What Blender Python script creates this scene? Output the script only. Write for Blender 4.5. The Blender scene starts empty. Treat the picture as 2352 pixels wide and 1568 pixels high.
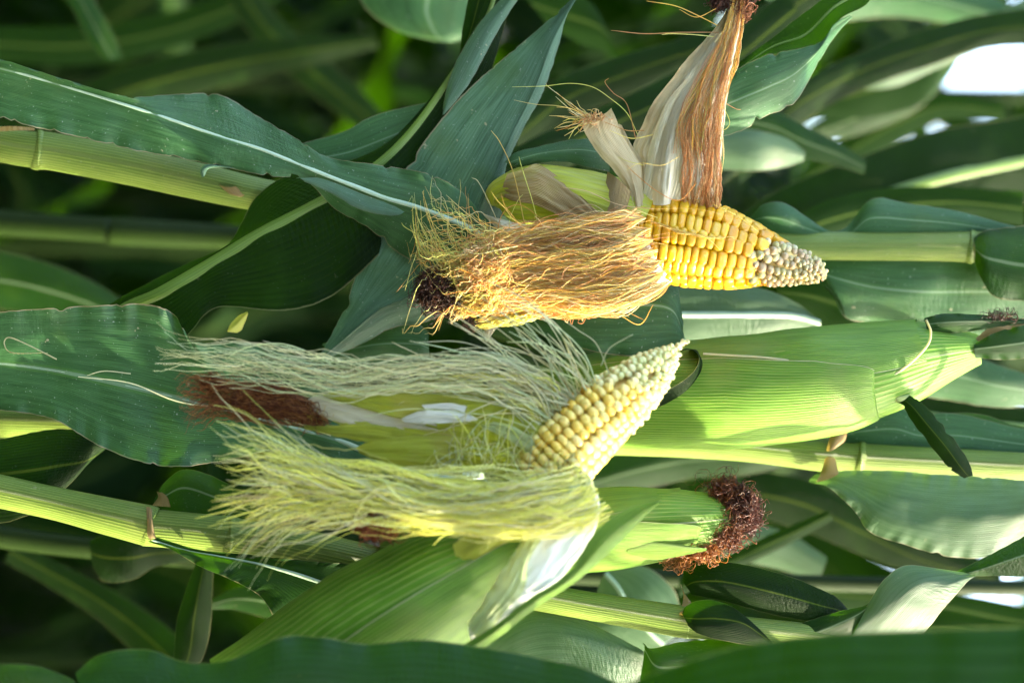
import bpy, math, random
import numpy as np
from mathutils import Vector, noise as mnoise

# ------------------------------------------------------------------ camera, sky, sun, exposure
SC = bpy.context.scene
D0 = 0.80                    # metres from lens to the sharp plane
PX = 0.48 / 2352             # metres on the sharp plane per drafting unit
ZC = 1.10                    # camera height
cam = bpy.data.cameras.new('camera')
cam_o = bpy.data.objects.new('camera', cam)
SC.collection.objects.link(cam_o)
cam.sensor_width = 36.0
cam.lens = 60.0
cam.clip_start = 0.02
cam.clip_end = 400
cam_o.location = (0, -D0, ZC)
# looks along +Y; the photograph was taken with the camera on its side: picture right = world up
from mathutils import Matrix
cam_o.rotation_euler = Matrix(((0, -1, 0), (0, 0, -1), (1, 0, 0))).to_euler()
cam.dof.use_dof = True
cam.dof.focus_distance = D0 - 0.010
cam.dof.aperture_fstop = 4.0
cam.dof.aperture_blades = 9
SC.camera = cam_o

SUN_EL, SUN_AZ = math.radians(38), math.radians(96)
w = bpy.data.worlds.new('World'); SC.world = w; w.use_nodes = True
nt = w.node_tree
bg = nt.nodes['Background']
sky = nt.nodes.new('ShaderNodeTexSky'); sky.sky_type = 'NISHITA'; sky.sun_disc = False
sky.sun_elevation = SUN_EL; sky.sun_rotation = SUN_AZ
sky.air_density = 1.0; sky.dust_density = 5.0; sky.ozone_density = 1.0
nt.links.new(sky.outputs[0], bg.inputs[0]); bg.inputs[1].default_value = 0.15
sl = bpy.data.lights.new('sun', 'SUN'); so = bpy.data.objects.new('sun', sl); SC.collection.objects.link(so)
sl.energy = 2.1; sl.angle = math.radians(0.5); sl.color = (1.0, 0.90, 0.72)
sd = Vector((math.sin(SUN_AZ) * math.cos(SUN_EL), math.cos(SUN_AZ) * math.cos(SUN_EL), math.sin(SUN_EL)))
so.rotation_euler = sd.to_track_quat('Z', 'Y').to_euler(); so.location = (3, 0, 4)
SC.view_settings.view_transform = 'Standard'; SC.view_settings.look = 'None'
SC.view_settings.exposure = 3.6; SC.view_settings.gamma = 1.0
SC.view_settings.use_white_balance = True; SC.view_settings.white_balance_temperature = 6800; SC.view_settings.white_balance_tint = 4
SC.cycles.max_bounces = 8; SC.cycles.diffuse_bounces = 4; SC.cycles.glossy_bounces = 2
SC.cycles.transmission_bounces = 4; SC.cycles.sample_clamp_indirect = 6.0
SC.cycles.caustics_reflective = False; SC.cycles.caustics_refractive = False

R = random.Random(7)
NR = np.random.RandomState(11)

# ------------------------------------------------------------------ helpers
def W(p):
    """drafting coordinates (picture right, picture down, depth behind the sharp plane) -> world metres"""
    p = np.asarray(p, float)
    u, v, d = p[..., 0], p[..., 1], p[..., 2]
    s = (D0 + d * PX) / D0
    return np.stack([(v - 784) * PX * s, d * PX, ZC + (u - 1176) * PX * s], -1)

def cr(P, n):
    """Catmull-Rom through the rows of P, n samples per span"""
    P = np.asarray(P, float)
    Q = np.concatenate([[2 * P[0] - P[1]], P, [2 * P[-1] - P[-2]]])
    out = []
    t = np.linspace(0, 1, n, endpoint=False).reshape((-1,) + (1,) * (P.ndim - 1))
    for i in range(len(P) - 1):
        a, b, c, d = Q[i], Q[i + 1], Q[i + 2], Q[i + 3]
        out.append(.5 * ((2 * b) + (c - a) * t + (2 * a - 5 * b + 4 * c - d) * t ** 2 + (-a + 3 * b - 3 * c + d) * t ** 3))
    out.append(P[-1:])
    return np.concatenate(out)

def mk(name, verts, faces, mat, parent=None, org=None, uv=None, col=None, smooth=True):
    me = bpy.data.meshes.new(name)
    verts = np.asarray(verts, np.float32)
    if org is not None: verts = verts - np.asarray(org, np.float32)
    faces = np.asarray(faces, np.int32)
    k = faces.shape[1]; nf = len(faces)
    me.vertices.add(len(verts)); me.vertices.foreach_set('co', verts.ravel())
    me.loops.add(nf * k); me.loops.foreach_set('vertex_index', faces.ravel())
    me.polygons.add(nf); me.polygons.foreach_set('loop_start', np.arange(nf, dtype=np.int32) * k)
    me.polygons.foreach_set('loop_total', np.full(nf, k, np.int32))
    me.polygons.foreach_set('use_smooth', np.full(nf, smooth))
    me.update(calc_edges=True)
    if uv is not None:
        l = me.uv_layers.new(name='UVMap')
        l.data.foreach_set('uv', np.asarray(uv, np.float32)[faces.ravel()].ravel())
    if col is not None:
        a = me.color_attributes.new('Col', 'FLOAT_COLOR', 'POINT')
        c = np.ones((len(verts), 4), np.float32); c[:, :3] = col
        a.data.foreach_set('color', c.ravel())
    me.validate()
    me.materials.append(mat)
    o = bpy.data.objects.new(name, me); SC.collection.objects.link(o)
    if parent is not None: o.parent = parent
    return o

def empty(name, loc, label, cat, group=None):
    o = bpy.data.objects.new(name, None); SC.collection.objects.link(o)
    o.location = loc; o.empty_display_size = .05
    o['label'] = label; o['category'] = cat
    if group: o['group'] = group
    return o

def grid_faces(n, m, close=False):
    i = np.arange(n - 1)[:, None]; j = np.arange(m if close else m - 1)[None, :]
    j2 = (j + 1) % m
    return np.stack([i * m + j, i * m + j2, (i + 1) * m + j2, (i + 1) * m + j], -1).reshape(-1, 4)

def org_of(parent):
    o = parent; 
    while o.parent: o = o.parent
    return np.array(o.location)

def n1(x, seed):
    """smooth 1-D noise of an array"""
    return np.array([mnoise.noise(Vector((float(a), seed * 7.31, seed * 1.7))) for a in np.ravel(x)]).reshape(np.shape(x))

# ------------------------------------------------------------------ materials
class NT:
    def __init__(s, name):
        s.m = bpy.data.materials.new(name); s.m.use_nodes = True; s.t = s.m.node_tree
        s.t.nodes.clear(); s.out = s.t.nodes.new('ShaderNodeOutputMaterial')
    def n(s, typ, **kw):
        x = s.t.nodes.new(typ)
        for k, v in kw.items(): setattr(x, k, v)
        return x
    def l(s, a, b): s.t.links.new(a, b)
    def math(s, op, a, b=None, c=None, clamp=False):
        x = s.n('ShaderNodeMath', operation=op); x.use_clamp = clamp
        for i, v in enumerate((a, b, c)):
            if v is None: continue
            if isinstance(v, (int, float)): x.inputs[i].default_value = v
            else: s.l(v, x.inputs[i])
        return x.outputs[0]
    def mix(s, f, a, b):
        x = s.n('ShaderNodeMix', data_type='RGBA')
        for i, v in ((0, f), (6, a), (7, b)):
            if isinstance(v, (int, float)): x.inputs[i].default_value = v
            elif isinstance(v, tuple): x.inputs[i].default_value = (*v, 1) if len(v) == 3 else v
            else: s.l(v, x.inputs[i])
        return x.outputs[2]
    def ramp(s, v, a, b):
        x = s.n('ShaderNodeMapRange'); x.interpolation_type = 'SMOOTHSTEP'
        s.l(v, x.inputs[0]); x.inputs[1].default_value = a; x.inputs[2].default_value = b
        return x.outputs[0]
    def noise(s, vec, scale, detail=2, rough=.5):
        x = s.n('ShaderNodeTexNoise'); s.l(vec, x.inputs['Vector'])
        x.inputs['Scale'].default_value = scale; x.inputs['Detail'].default_value = detail
        x.inputs['Roughness'].default_value = rough
        return x.outputs[0]
    def scale(s, vec, v3):
        x = s.n('ShaderNodeMapping'); s.l(vec, x.inputs[0]); x.inputs['Scale'].default_value = v3
        return x.outputs[0]

def fibre_mat(name, dark, light, blotch=None, trans=None, tfac=.3, rough=.45, ribcol=None, ribw=.03,
              edge=None, veins=26, bump=.25, pucker=.3, specks=.25, streak=.5, spec=.5, vein_col=None, blotch_amt=.6,
              fdark=.38, vb=.16, vl=.34):
    """leaf, husk and stalk tissue: long fine streaks along UV.y, parallel veins across UV.x"""
    N = NT(name)
    tc = N.n('ShaderNodeTexCoord'); uv = tc.outputs['UV']; ob = tc.outputs['Object']
    sx = N.n('ShaderNodeSeparateXYZ'); N.l(uv, sx.inputs[0]); x, y = sx.outputs[0], sx.outputs[1]
    fine = N.noise(N.scale(uv, (150, 5, 1)), 1, 3, .6)
    wide = N.noise(N.scale(uv, (22, 3, 1)), 1, 3, .55)
    blot = N.noise(ob, 34, 4, .6)
    col = N.mix(N.math('MULTIPLY', N.ramp(wide, .3, .7), streak), dark, light)
    vs = N.math('SINE', N.math('MULTIPLY', x, veins * 6.2832))
    vline = N.ramp(vs, .55, 1.0)
    vc = vein_col or tuple(min(1, c * 1.5 + .015) for c in light)
    col = N.mix(N.math('MULTIPLY', vline, vl), col, vc)
    col = N.mix(N.math('MULTIPLY', N.ramp(fine, .42, .72), fdark), col, tuple(c * .55 for c in dark))
    if blotch: col = N.mix(N.math('MULTIPLY', N.ramp(blot, .52, .72), blotch_amt), col, blotch)
    if specks:
        sp = N.noise(ob, 900, 1, .5)
        col = N.mix(N.math('MULTIPLY', N.ramp(sp, .70, .78), specks), col, (.42, .47, .40))
        sp2 = N.noise(ob, 210, 3, .7)
        col = N.mix(N.math('MULTIPLY', N.ramp(sp2, .69, .74), specks * 1.6), col, (.40, .36, .22))
    dx = N.math('ABSOLUTE', N.math('SUBTRACT', x, .5))
    if ribcol:
        rib = N.ramp(dx, ribw, ribw * .55)
        groove = N.math('SUBTRACT', N.ramp(dx, ribw * 2.4, ribw * 1.1), rib, clamp=True)
        col = N.mix(N.math('MULTIPLY', groove, .45), col, (light[0] * 1.4, light[1] * 1.35, light[2] * .7))
        col = N.mix(rib, col, ribcol)
    if edge:
        en = N.math('MULTIPLY', N.noise(N.scale(uv, (1, 14, 1)), 1, 3, .7), .012)
        e = N.ramp(N.math('ADD', dx, en), .4965, .5015)
        col = N.mix(N.math('MULTIPLY', e, .85), col, edge)
    # relief
    h = N.math('MULTIPLY', fine, .5)
    h = N.math('ADD', h, N.math('MULTIPLY', vs, vb))
    pk = N.noise(N.scale(uv, (9, 62, 1)), 1, 2, .5)
    pm = N.ramp(N.noise(ob, 16, 1, .5), .48, .68)
    h = N.math('ADD', h, N.math('MULTIPLY', N.math('MULTIPLY', pk, pm), pucker * 5))
    bp = N.n('ShaderNodeBump'); bp.inputs['Strength'].default_value = bump; bp.inputs['Distance'].default_value = .0012
    N.l(h, bp.inputs['Height'])
    P = N.n('ShaderNodeBsdfPrincipled')
    N.l(col, P.inputs['Base Color']); N.l(bp.outputs[0], P.inputs['Normal'])
    rr = N.math('ADD', N.math('MULTIPLY', N.noise(ob, 60, 3, .6), .22), rough - .11)
    N.l(rr, P.inputs['Roughness']); P.inputs['Specular IOR Level'].default_value = spec
    P.inputs['Sheen Weight'].default_value = .12 if spec >= .5 else 0; P.inputs['Sheen Roughness'].default_value = .4
    if tfac > 0:
        T = N.n('ShaderNodeBsdfTranslucent'); N.l(bp.outputs[0], T.inputs['Normal'])
        tr = trans or tuple(min(1, c * 1.9) for c in light)
        tcol = N.mix(N.math('MULTIPLY', vline, .5), tr, tuple(c * .6 for c in tr))
        tcol = N.mix(N.math('MULTIPLY', N.ramp(fine, .42, .72), .35), tcol, tuple(c * .5 for c in tr))
        if ribcol: tcol = N.mix(rib, tcol, tuple(c * .8 for c in ribcol))
        N.l(tcol, T.inputs[0])
        M = N.n('ShaderNodeMixShader'); M.inputs[0].default_value = tfac
        N.l(P.outputs[0], M.inputs[1]); N.l(T.outputs[0], M.inputs[2]); N.l(M.outputs[0], N.out.inputs[0])
    else:
        N.l(P.outputs[0], N.out.inputs[0])
    return N.m

RIBW = (.13, .22, .12)
M_BLUE = fibre_mat('glaucous_leaf', (0.0175, 0.0677, 0.0208), (0.0448, 0.1243, 0.0427), (0.0480, 0.1020, 0.0240), (0.0540, 0.1560, 0.0072), .20, .45,
                   RIBW, .020, (0.2520, 0.1980, 0.1200), veins=64, bump=.55, pucker=.10, blotch_amt=.5, spec=0.28, streak=.9, vb=.06, specks=.45, fdark=.6)
M_BLUE2 = fibre_mat('glaucous_leaf_plain', (0.0385, 0.0966, 0.0549), (0.0915, 0.1799, 0.1079), (0.0540, 0.1080, 0.0360), (0.0600, 0.1680, 0.0120), .22, .45,
                    None, .03, (0.2520, 0.1980, 0.1200), veins=46, bump=.55, pucker=.10, blotch_amt=.5, spec=0.3, streak=.95, vb=.07, specks=.45, fdark=.6)
M_DARK = fibre_mat('dark_leaf', (0.0014, 0.0084, 0.0002), (0.0038, 0.0168, 0.0002), (0.0108, 0.0330, 0.0018), (0.0210, 0.0840, 0.0006), .24, .64,
                   (0.0540, 0.0840, 0.0072), .025, (0.1500, 0.1500, 0.0600), veins=26, bump=.45, pucker=.5, specks=.06, vein_col=(0.0180, 0.0450, 0.0036), spec=0.1)
M_GREEN = fibre_mat('green_leaf', (0.0040, 0.0248, 0.0023), (0.0108, 0.0497, 0.0055), (0.0240, 0.0600, 0.0048), (0.0420, 0.1440, 0.0018), .30, .45,
                    (0.1200, 0.1800, 0.0840), .03, (0.2520, 0.2160, 0.1080), veins=34, bump=.5, pucker=.4, specks=.12, vein_col=(0.0420, 0.0900, 0.0180), spec=0.17, vb=.1)
M_SILVER_SUNLIT = fibre_mat('silvery_sunlit_leaf', (0.0370, 0.0862, 0.0363), (0.0798, 0.1449, 0.0726), (0.0660, 0.1140, 0.0420), (0.0960, 0.2040, 0.0300), .25, .42,
                     None, .03, (0.3000, 0.2580, 0.1500), veins=40, bump=.5, pucker=.25, specks=.1, spec=0.32, streak=.9, vb=.08)  # pale leaf tissue; on blurred leaves its paleness stands in for sunlight
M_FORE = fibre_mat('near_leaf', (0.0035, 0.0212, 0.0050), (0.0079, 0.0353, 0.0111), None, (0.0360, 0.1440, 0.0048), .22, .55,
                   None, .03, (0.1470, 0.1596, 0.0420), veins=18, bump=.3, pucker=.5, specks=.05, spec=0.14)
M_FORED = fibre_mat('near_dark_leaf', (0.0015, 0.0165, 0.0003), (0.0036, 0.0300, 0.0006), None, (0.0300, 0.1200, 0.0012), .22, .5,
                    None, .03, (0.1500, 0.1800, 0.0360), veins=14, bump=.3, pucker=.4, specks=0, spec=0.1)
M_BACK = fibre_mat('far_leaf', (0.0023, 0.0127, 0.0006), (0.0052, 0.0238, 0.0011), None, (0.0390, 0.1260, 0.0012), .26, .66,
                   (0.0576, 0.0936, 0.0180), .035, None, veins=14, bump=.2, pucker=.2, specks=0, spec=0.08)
M_STALK = fibre_mat('stalk_sheath', (0.0818, 0.1389, 0.0180), (0.1488, 0.2083, 0.0360), (0.1736, 0.1984, 0.0496), None, 0, .45,
                    None, .03, None, veins=38, bump=.5, pucker=0, specks=.15, blotch_amt=.35, vein_col=(.28, .32, .08), vl=.5, spec=0.25)
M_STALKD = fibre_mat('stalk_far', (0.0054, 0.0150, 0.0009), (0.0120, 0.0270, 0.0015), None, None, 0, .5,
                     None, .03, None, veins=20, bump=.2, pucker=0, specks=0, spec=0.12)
M_HUSKG = fibre_mat('green_husk', (0.0640, 0.1666, 0.0084), (0.1204, 0.2567, 0.0210), (0.1650, 0.2112, 0.0528), (0.1650, 0.3300, 0.0264), .10, .45,
                    None, .03, (0.3300, 0.3300, 0.1650), veins=52, bump=.6, pucker=0, specks=.06, blotch_amt=.4, vb=.09, vein_col=(.30, .36, .09), vl=.6, streak=.8, spec=0.22)
M_HUSKY = fibre_mat('yellow_husk', (0.4114, 0.4675, 0.0298), (0.6171, 0.6545, 0.0935), (0.5270, 0.3910, 0.1360), (0.7225, 0.7650, 0.0850), .42, .45,
                    None, .03, (0.4250, 0.3230, 0.1700), veins=30, bump=.6, pucker=0, specks=.05, blotch_amt=.4, vein_col=(0.5100, 0.5100, 0.1700), vl=.5)
M_HUSKB = fibre_mat('dry_brown_husk', (0.3360, 0.2080, 0.0560), (0.4640, 0.3200, 0.1120), (0.3600, 0.3600, 0.0400), (0.2400, 0.2000, 0.0400), .15, .5,
                    None, .03, (0.2000, 0.1120, 0.0400), veins=26, bump=.8, pucker=0, specks=0, vein_col=(0.4960, 0.4160, 0.2640), blotch_amt=.5, vl=.85)
M_HUSKW = fibre_mat('pale_husk', (0.7410, 0.6840, 0.4750), (0.8740, 0.8360, 0.6460), (0.7980, 0.6270, 0.3610), (0.8075, 0.7410, 0.4275), .30, .42,
                    None, .03, (0.5700, 0.3990, 0.2090), veins=26, bump=.7, pucker=0, specks=0, vein_col=(0.8550, 0.8360, 0.7030), blotch_amt=.35, streak=.8, fdark=.14, vl=.6)
M_HUSKT = fibre_mat('tan_husk', (0.7360, 0.5704, 0.2944), (0.8648, 0.7544, 0.4968), (0.6992, 0.3864, 0.1472), (0.8740, 0.6992, 0.3496), .42, .45,
                   None, .03, (0.5520, 0.3496, 0.1472), veins=24, bump=.8, pucker=0, specks=0, vein_col=(0.8464, 0.7728, 0.5704), blotch_amt=.5, streak=.9, fdark=.14, vl=.7)
M_HUSKP = fibre_mat('pale_green_husk', (.52, .62, .26), (.70, .76, .42), (.62, .60, .28), (.8, .9, .3), .35, .42,
                    None, .03, (.6, .55, .3), veins=30, bump=.6, pucker=0, specks=0, vein_col=(.80, .84, .56), vl=.5, blotch_amt=.3, fdark=.2)
M_HUSKWW = fibre_mat('white_inner_husk', (0.7600, 0.7790, 0.6650), (0.8550, 0.8645, 0.7980), (0.7600, 0.7600, 0.5320), (0.8550, 0.8550, 0.6650), .2, .35,
                     None, .03, None, veins=22, bump=.5, pucker=.15, specks=0, vein_col=(0.8360, 0.8550, 0.7980), blotch_amt=.2, fdark=.14)
M_LIG = fibre_mat('ligule', (0.2380, 0.1400, 0.0420), (0.3500, 0.2660, 0.0840), (0.1540, 0.0840, 0.0350), (0.4200, 0.3150, 0.0700), .3, .5,
                  None, .03, None, veins=8, bump=.5, pucker=.5, specks=0)

def strand_mat(name, rough=.4, tfac=.3):
    N = NT(name)
    a = N.n('ShaderNodeVertexColor'); a.layer_name = 'Col'
    P = N.n('ShaderNodeBsdfPrincipled'); N.l(a.outputs[0], P.inputs['Base Color'])
    P.inputs['Roughness'].default_value = rough
    T = N.n('ShaderNodeBsdfTranslucent'); N.l(a.outputs[0], T.inputs[0])
    M = N.n('ShaderNodeMixShader'); M.inputs[0].default_value = tfac
    N.l(P.outputs[0], M.inputs[1]); N.l(T.outputs[0], M.inputs[2]); N.l(M.outputs[0], N.out.inputs[0])
    return N.m
M_SILK = strand_mat('corn_silk', .38, .5)

def kernel_mat():
    N = NT('kernels')
    tc = N.n('ShaderNodeTexCoord')
    a = N.n('ShaderNodeVertexColor'); a.layer_name = 'Col'
    n_ = N.noise(tc.outputs['Object'], 420, 3, .6)
    col = N.mix(N.math('MULTIPLY', N.ramp(n_, .55, .75), .16), a.outputs[0], (.95, .75, .35))
    P = N.n('ShaderNodeBsdfPrincipled'); N.l(col, P.inputs['Base Color'])
    P.inputs['Roughness'].default_value = .27; P.inputs['Specular IOR Level'].default_value = .5
    P.inputs['Subsurface Weight'].default_value = .25
    P.inputs['Subsurface Radius'].default_value = (.0035, .0018, .0006); P.inputs['Subsurface Scale'].default_value = .6
    bp = N.n('ShaderNodeBump'); bp.inputs['Strength'].default_value = .25; bp.inputs['Distance'].default_value = .0008
    N.l(N.noise(tc.outputs['Object'], 260, 3, .6), bp.inputs['Height']); N.l(bp.outputs[0], P.inputs['Normal'])
    N.l(P.outputs[0], N.out.inputs[0])
    return N.m
M_KERN = kernel_mat()

def plain_mat(name, c1, c2, sc, rough=.8, bump=.5):
    N = NT(name); tc = N.n('ShaderNodeTexCoord'); n_ = N.noise(tc.outputs['Object'], sc, 6, .65)
    P = N.n('ShaderNodeBsdfPrincipled'); N.l(N.mix(N.ramp(n_, .35, .68), c1, c2), P.inputs['Base Color'])
    P.inputs['Roughness'].default_value = rough
    bp = N.n('ShaderNodeBump'); bp.inputs['Strength'].default_value = bump; N.l(n_, bp.inputs['Height']); N.l(bp.outputs[0], P.inputs['Normal'])
    N.l(P.outputs[0], N.out.inputs[0]); return N.m
M_SOIL = plain_mat('soil', (.009, .007, .005), (.022, .016, .011), 9)
M_COB = plain_mat('cob_core', (.62, .40, .10), (.68, .50, .18), 300, .6, .2)

# ------------------------------------------------------------------ shape makers in drafting coordinates
SEED = [1]
def leaf(name, parent, rows, mat, n=10, m=18, fold=0.0, ripple=0, rfreq=.02, edge_n=1.2, rib=None, ribw=9, label=None, crinkle=0, notch=0):
    """a sheet through stations (edge A, middle, edge B); fold 0 = rounded across, 1 = creased at the middle"""
    SEED[0] += 1; sd_ = SEED[0]
    rows = [[np.array(a, float) for a in r] for r in rows]
    rr = []
    for r in rows:
        if len(r) == 2: r = [r[0], (r[0] + r[1]) / 2 + np.array([0, 0, -.12 * np.linalg.norm((r[0] - r[1])[:2])]), r[1]]
        rr.append(r)
    S = cr(np.array(rr), n)                      # (k,3,3)
    k = len(S); mid = S[:, 1]
    arc = np.concatenate([[0], np.cumsum(np.linalg.norm(np.diff(mid, axis=0), axis=1))])
    t = np.linspace(0, 1, m)
    L = np.stack([(2 * t - 1) * (t - 1), 4 * t * (1 - t), t * (2 * t - 1)], -1)
    V = np.stack([np.where(t < .5, 1 - 2 * t, 0), np.where(t < .5, 2 * t, 2 - 2 * t), np.where(t < .5, 0, 2 * t - 1)], -1)
    B = L * (1 - fold) + V * fold
    G = np.einsum('mj,kjc->kmc', B, S)
    # edge wobble and ripples
    e1 = n1(arc * .05, sd_) * edge_n + n1(arc * .22, sd_ + .5) * edge_n * .5
    e2 = n1(arc * .05, sd_ + 3) * edge_n + n1(arc * .22, sd_ + 3.5) * edge_n * .5
    wv = np.clip((np.abs(t - .5) * 2 - .4) / .6, 0, 1) ** 2
    acr = S[:, 2] - S[:, 0]; ln = np.linalg.norm(acr, axis=1)[:, None] + 1e-6; acr = acr / ln
    G += (acr[:, None, :] * (np.where(t < .5, -1, 1) * wv)[None, :, None]) * np.where(t[None, :] < .5, e1[:, None], e2[:, None])[..., None]
    if ripple:
        ph1 = n1(arc * rfreq, sd_ + 5) * 2.2; ph2 = n1(arc * rfreq, sd_ + 9) * 2.2
        G[..., 2] += ripple * wv[None, :] * np.where(t[None, :] < .5, ph1[:, None], ph2[:, None])
    if notch:
        rn = np.random.RandomState(sd_)
        for _ in range(notch):
            a0 = rn.uniform(.05, .95) * arc[-1]; wd_ = rn.uniform(5, 16); dp_ = rn.uniform(3, 10); side = rn.rand() < .5
            pr = np.clip(1 - np.abs(arc - a0) / wd_, 0, 1)[:, None] * (np.clip((np.abs(t - .5) * 2 - .75) / .25, 0, 1) * ((t < .5) == side))[None, :]
            G += acr[:, None, :] * ((1 if side else -1) * dp_ * pr)[..., None]
    # gentle lengthwise unevenness of the blade
    wob = np.array([[mnoise.noise(Vector((a * .012, tt * 3, sd_))) for tt in t] for a in arc])
    G[..., 2] += wob * min(6, ln.max() * .03)
    if crinkle:
        ck = np.array([[mnoise.noise(Vector((a * .008, tt * 7, sd_ + 40))) + .5 * mnoise.noise(Vector((a * .03, tt * 12, sd_ + 60))) for tt in t] for a in arc])
        G[..., 2] += ck * crinkle; G[..., 1] += ck * crinkle * .25 * np.sin(np.pi * t)[None, :]
    uv = np.stack([np.broadcast_to(t[None, :], (k, m)), np.broadcast_to((arc * PX * 10)[:, None], (k, m))], -1)
    o = mk(name, W(G).reshape(-1, 3), grid_faces(k, m), mat, parent, org_of(parent), uv.reshape(-1, 2))
    if label: o['label'] = label
    if rib:
        c = S[:, 1].copy(); prof = []
        wd = ribw * np.interp(np.linspace(0, 1, k), np.linspace(0, 1, len(rib[1])), rib[1]) + .01
        for a, dz in ((-1, 1.0), (-.6, -2.2), (0, -3.4), (.6, -2.2), (1, 1.0)):
            q = c + acr * (wd[:, None] * a); q[:, 2] = c[:, 2] + dz * (wd / ribw) - .8; prof.append(q)
        q = np.stack(prof, 1)
        uv = np.stack([np.broadcast_to(np.linspace(0, 1, 5)[None, :], (k, 5)), np.broadcast_to((arc * PX * 10)[:, None], (k, 5))], -1)
        mk('midrib', W(q).reshape(-1, 3), grid_faces(k, 5), rib[0], o, org_of(parent), uv.reshape(-1, 2))
    return o

def frames(C):
    T = np.gradient(C, axis=0); T /= np.linalg.norm(T, axis=1)[:, None] + 1e-9
    e1 = np.tile([0., 0, -1], (len(C), 1)); e1 -= T * (e1 * T).sum(1)[:, None]; e1 /= np.linalg.norm(e1, axis=1)[:, None]
    e2 = np.cross(T, e1); mm = e2.mean(0); e2 = e2 * (np.sign(mm[1] + 1e-9) if abs(mm[1]) > .3 else np.sign(mm[0] + 1e-9))      # picture down
    return T, e1, e2

def sweep(name, parent, path, mat, n=8, m=24, squash=1.0, t0=0, t1=360, bumps=0, twist=0, world=False, label=None, flute=0):
    """path rows (u, v, d, r). Angles: 0 faces the camera, 90 picture down. t0/t1 may be functions of s in 0..1"""
    P = cr(path, n); C = P[:, :3]; r = P[:, 3]; T, e1, e2 = frames(C); k = len(P)
    s = np.linspace(0, 1, k)
    a0 = np.array([t0(x) if callable(t0) else t0 for x in s]); a1 = np.array([t1(x) if callable(t1) else t1 for x in s])
    full = not callable(t0) and abs(t1 - t0) >= 360 if not callable(t1) else False
    tt = np.linspace(0, 1, m, endpoint=not full)
    th = np.radians(a0[:, None] + (a1 - a0)[:, None] * tt[None, :] + twist * s[:, None])
    arc = np.concatenate([[0], np.cumsum(np.linalg.norm(np.diff(C, axis=0), axis=1))])
    SEED[0] += 1
    rad = r[:, None] * np.ones_like(th)
    if bumps:
        nz = np.array([[mnoise.noise(Vector((a * .01, math.cos(x) * 1.5, math.sin(x) * 1.5 + SEED[0]))) for x in row] for a, row in zip(arc, th)])
        rad = rad + bumps * nz
    if flute: rad = rad + flute * np.sin(th * 16) * np.minimum(1, rad / 40)
    G = C[:, None, :] + rad[..., None] * (np.cos(th)[..., None] * e1[:, None, :] * squash + np.sin(th)[..., None] * e2[:, None, :])
    uv = np.stack([np.broadcast_to(tt[None, :], (k, m)), np.broadcast_to((arc * PX * 10)[:, None], (k, m))], -1)
    o = mk(name, W(G).reshape(-1, 3), grid_faces(k, m, full), mat, parent, org_of(parent), uv.reshape(-1, 2))
    if label: o['label'] = label
    return o

def tubes(paths, rad, cols, sides=3):
    """paths (n,k,3) world, rad (n,k), cols (n,3) or (n,k,3) -> verts, faces, colours"""
    paths = np.asarray(paths, float); n, k, _ = paths.shape
    T = np.gradient(paths, axis=1); T /= np.linalg.norm(T, axis=2, keepdims=True) + 1e-12
    ref = np.array([.31, -.77, .55]); a = np.cross(T, ref); a /= np.linalg.norm(a, axis=2, keepdims=True) + 1e-12
    b = np.cross(T, a)
    th = np.arange(sides) / sides * 2 * np.pi
    V = paths[:, :, None, :] + rad[:, :, None, None] * (np.cos(th)[None, None, :, None] * a[:, :, None, :] + np.sin(th)[None, None, :, None] * b[:, :, None, :])
    f = grid_faces(k, sides, True)
    F = (f[None] + (np.arange(n) * k * sides)[:, None, None]).reshape(-1, 4)
    cols = np.asarray(cols, float)
    if cols.ndim == 2: cols = np.broadcast_to(cols[:, None, :], (n, k, 3))
    Cc = np.broadcast_to(cols[:, :, None, :], (n, k, sides, 3)).reshape(-1, 3)
    return V.reshape(-1, 3), F, Cc

def pick(cols, n):
    c = np.array([cols[i] for i in NR.choice(len(cols), n)])
    return np.clip(c * NR.uniform(.75, 1.2, (n, 1)), 0, 1)

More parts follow.
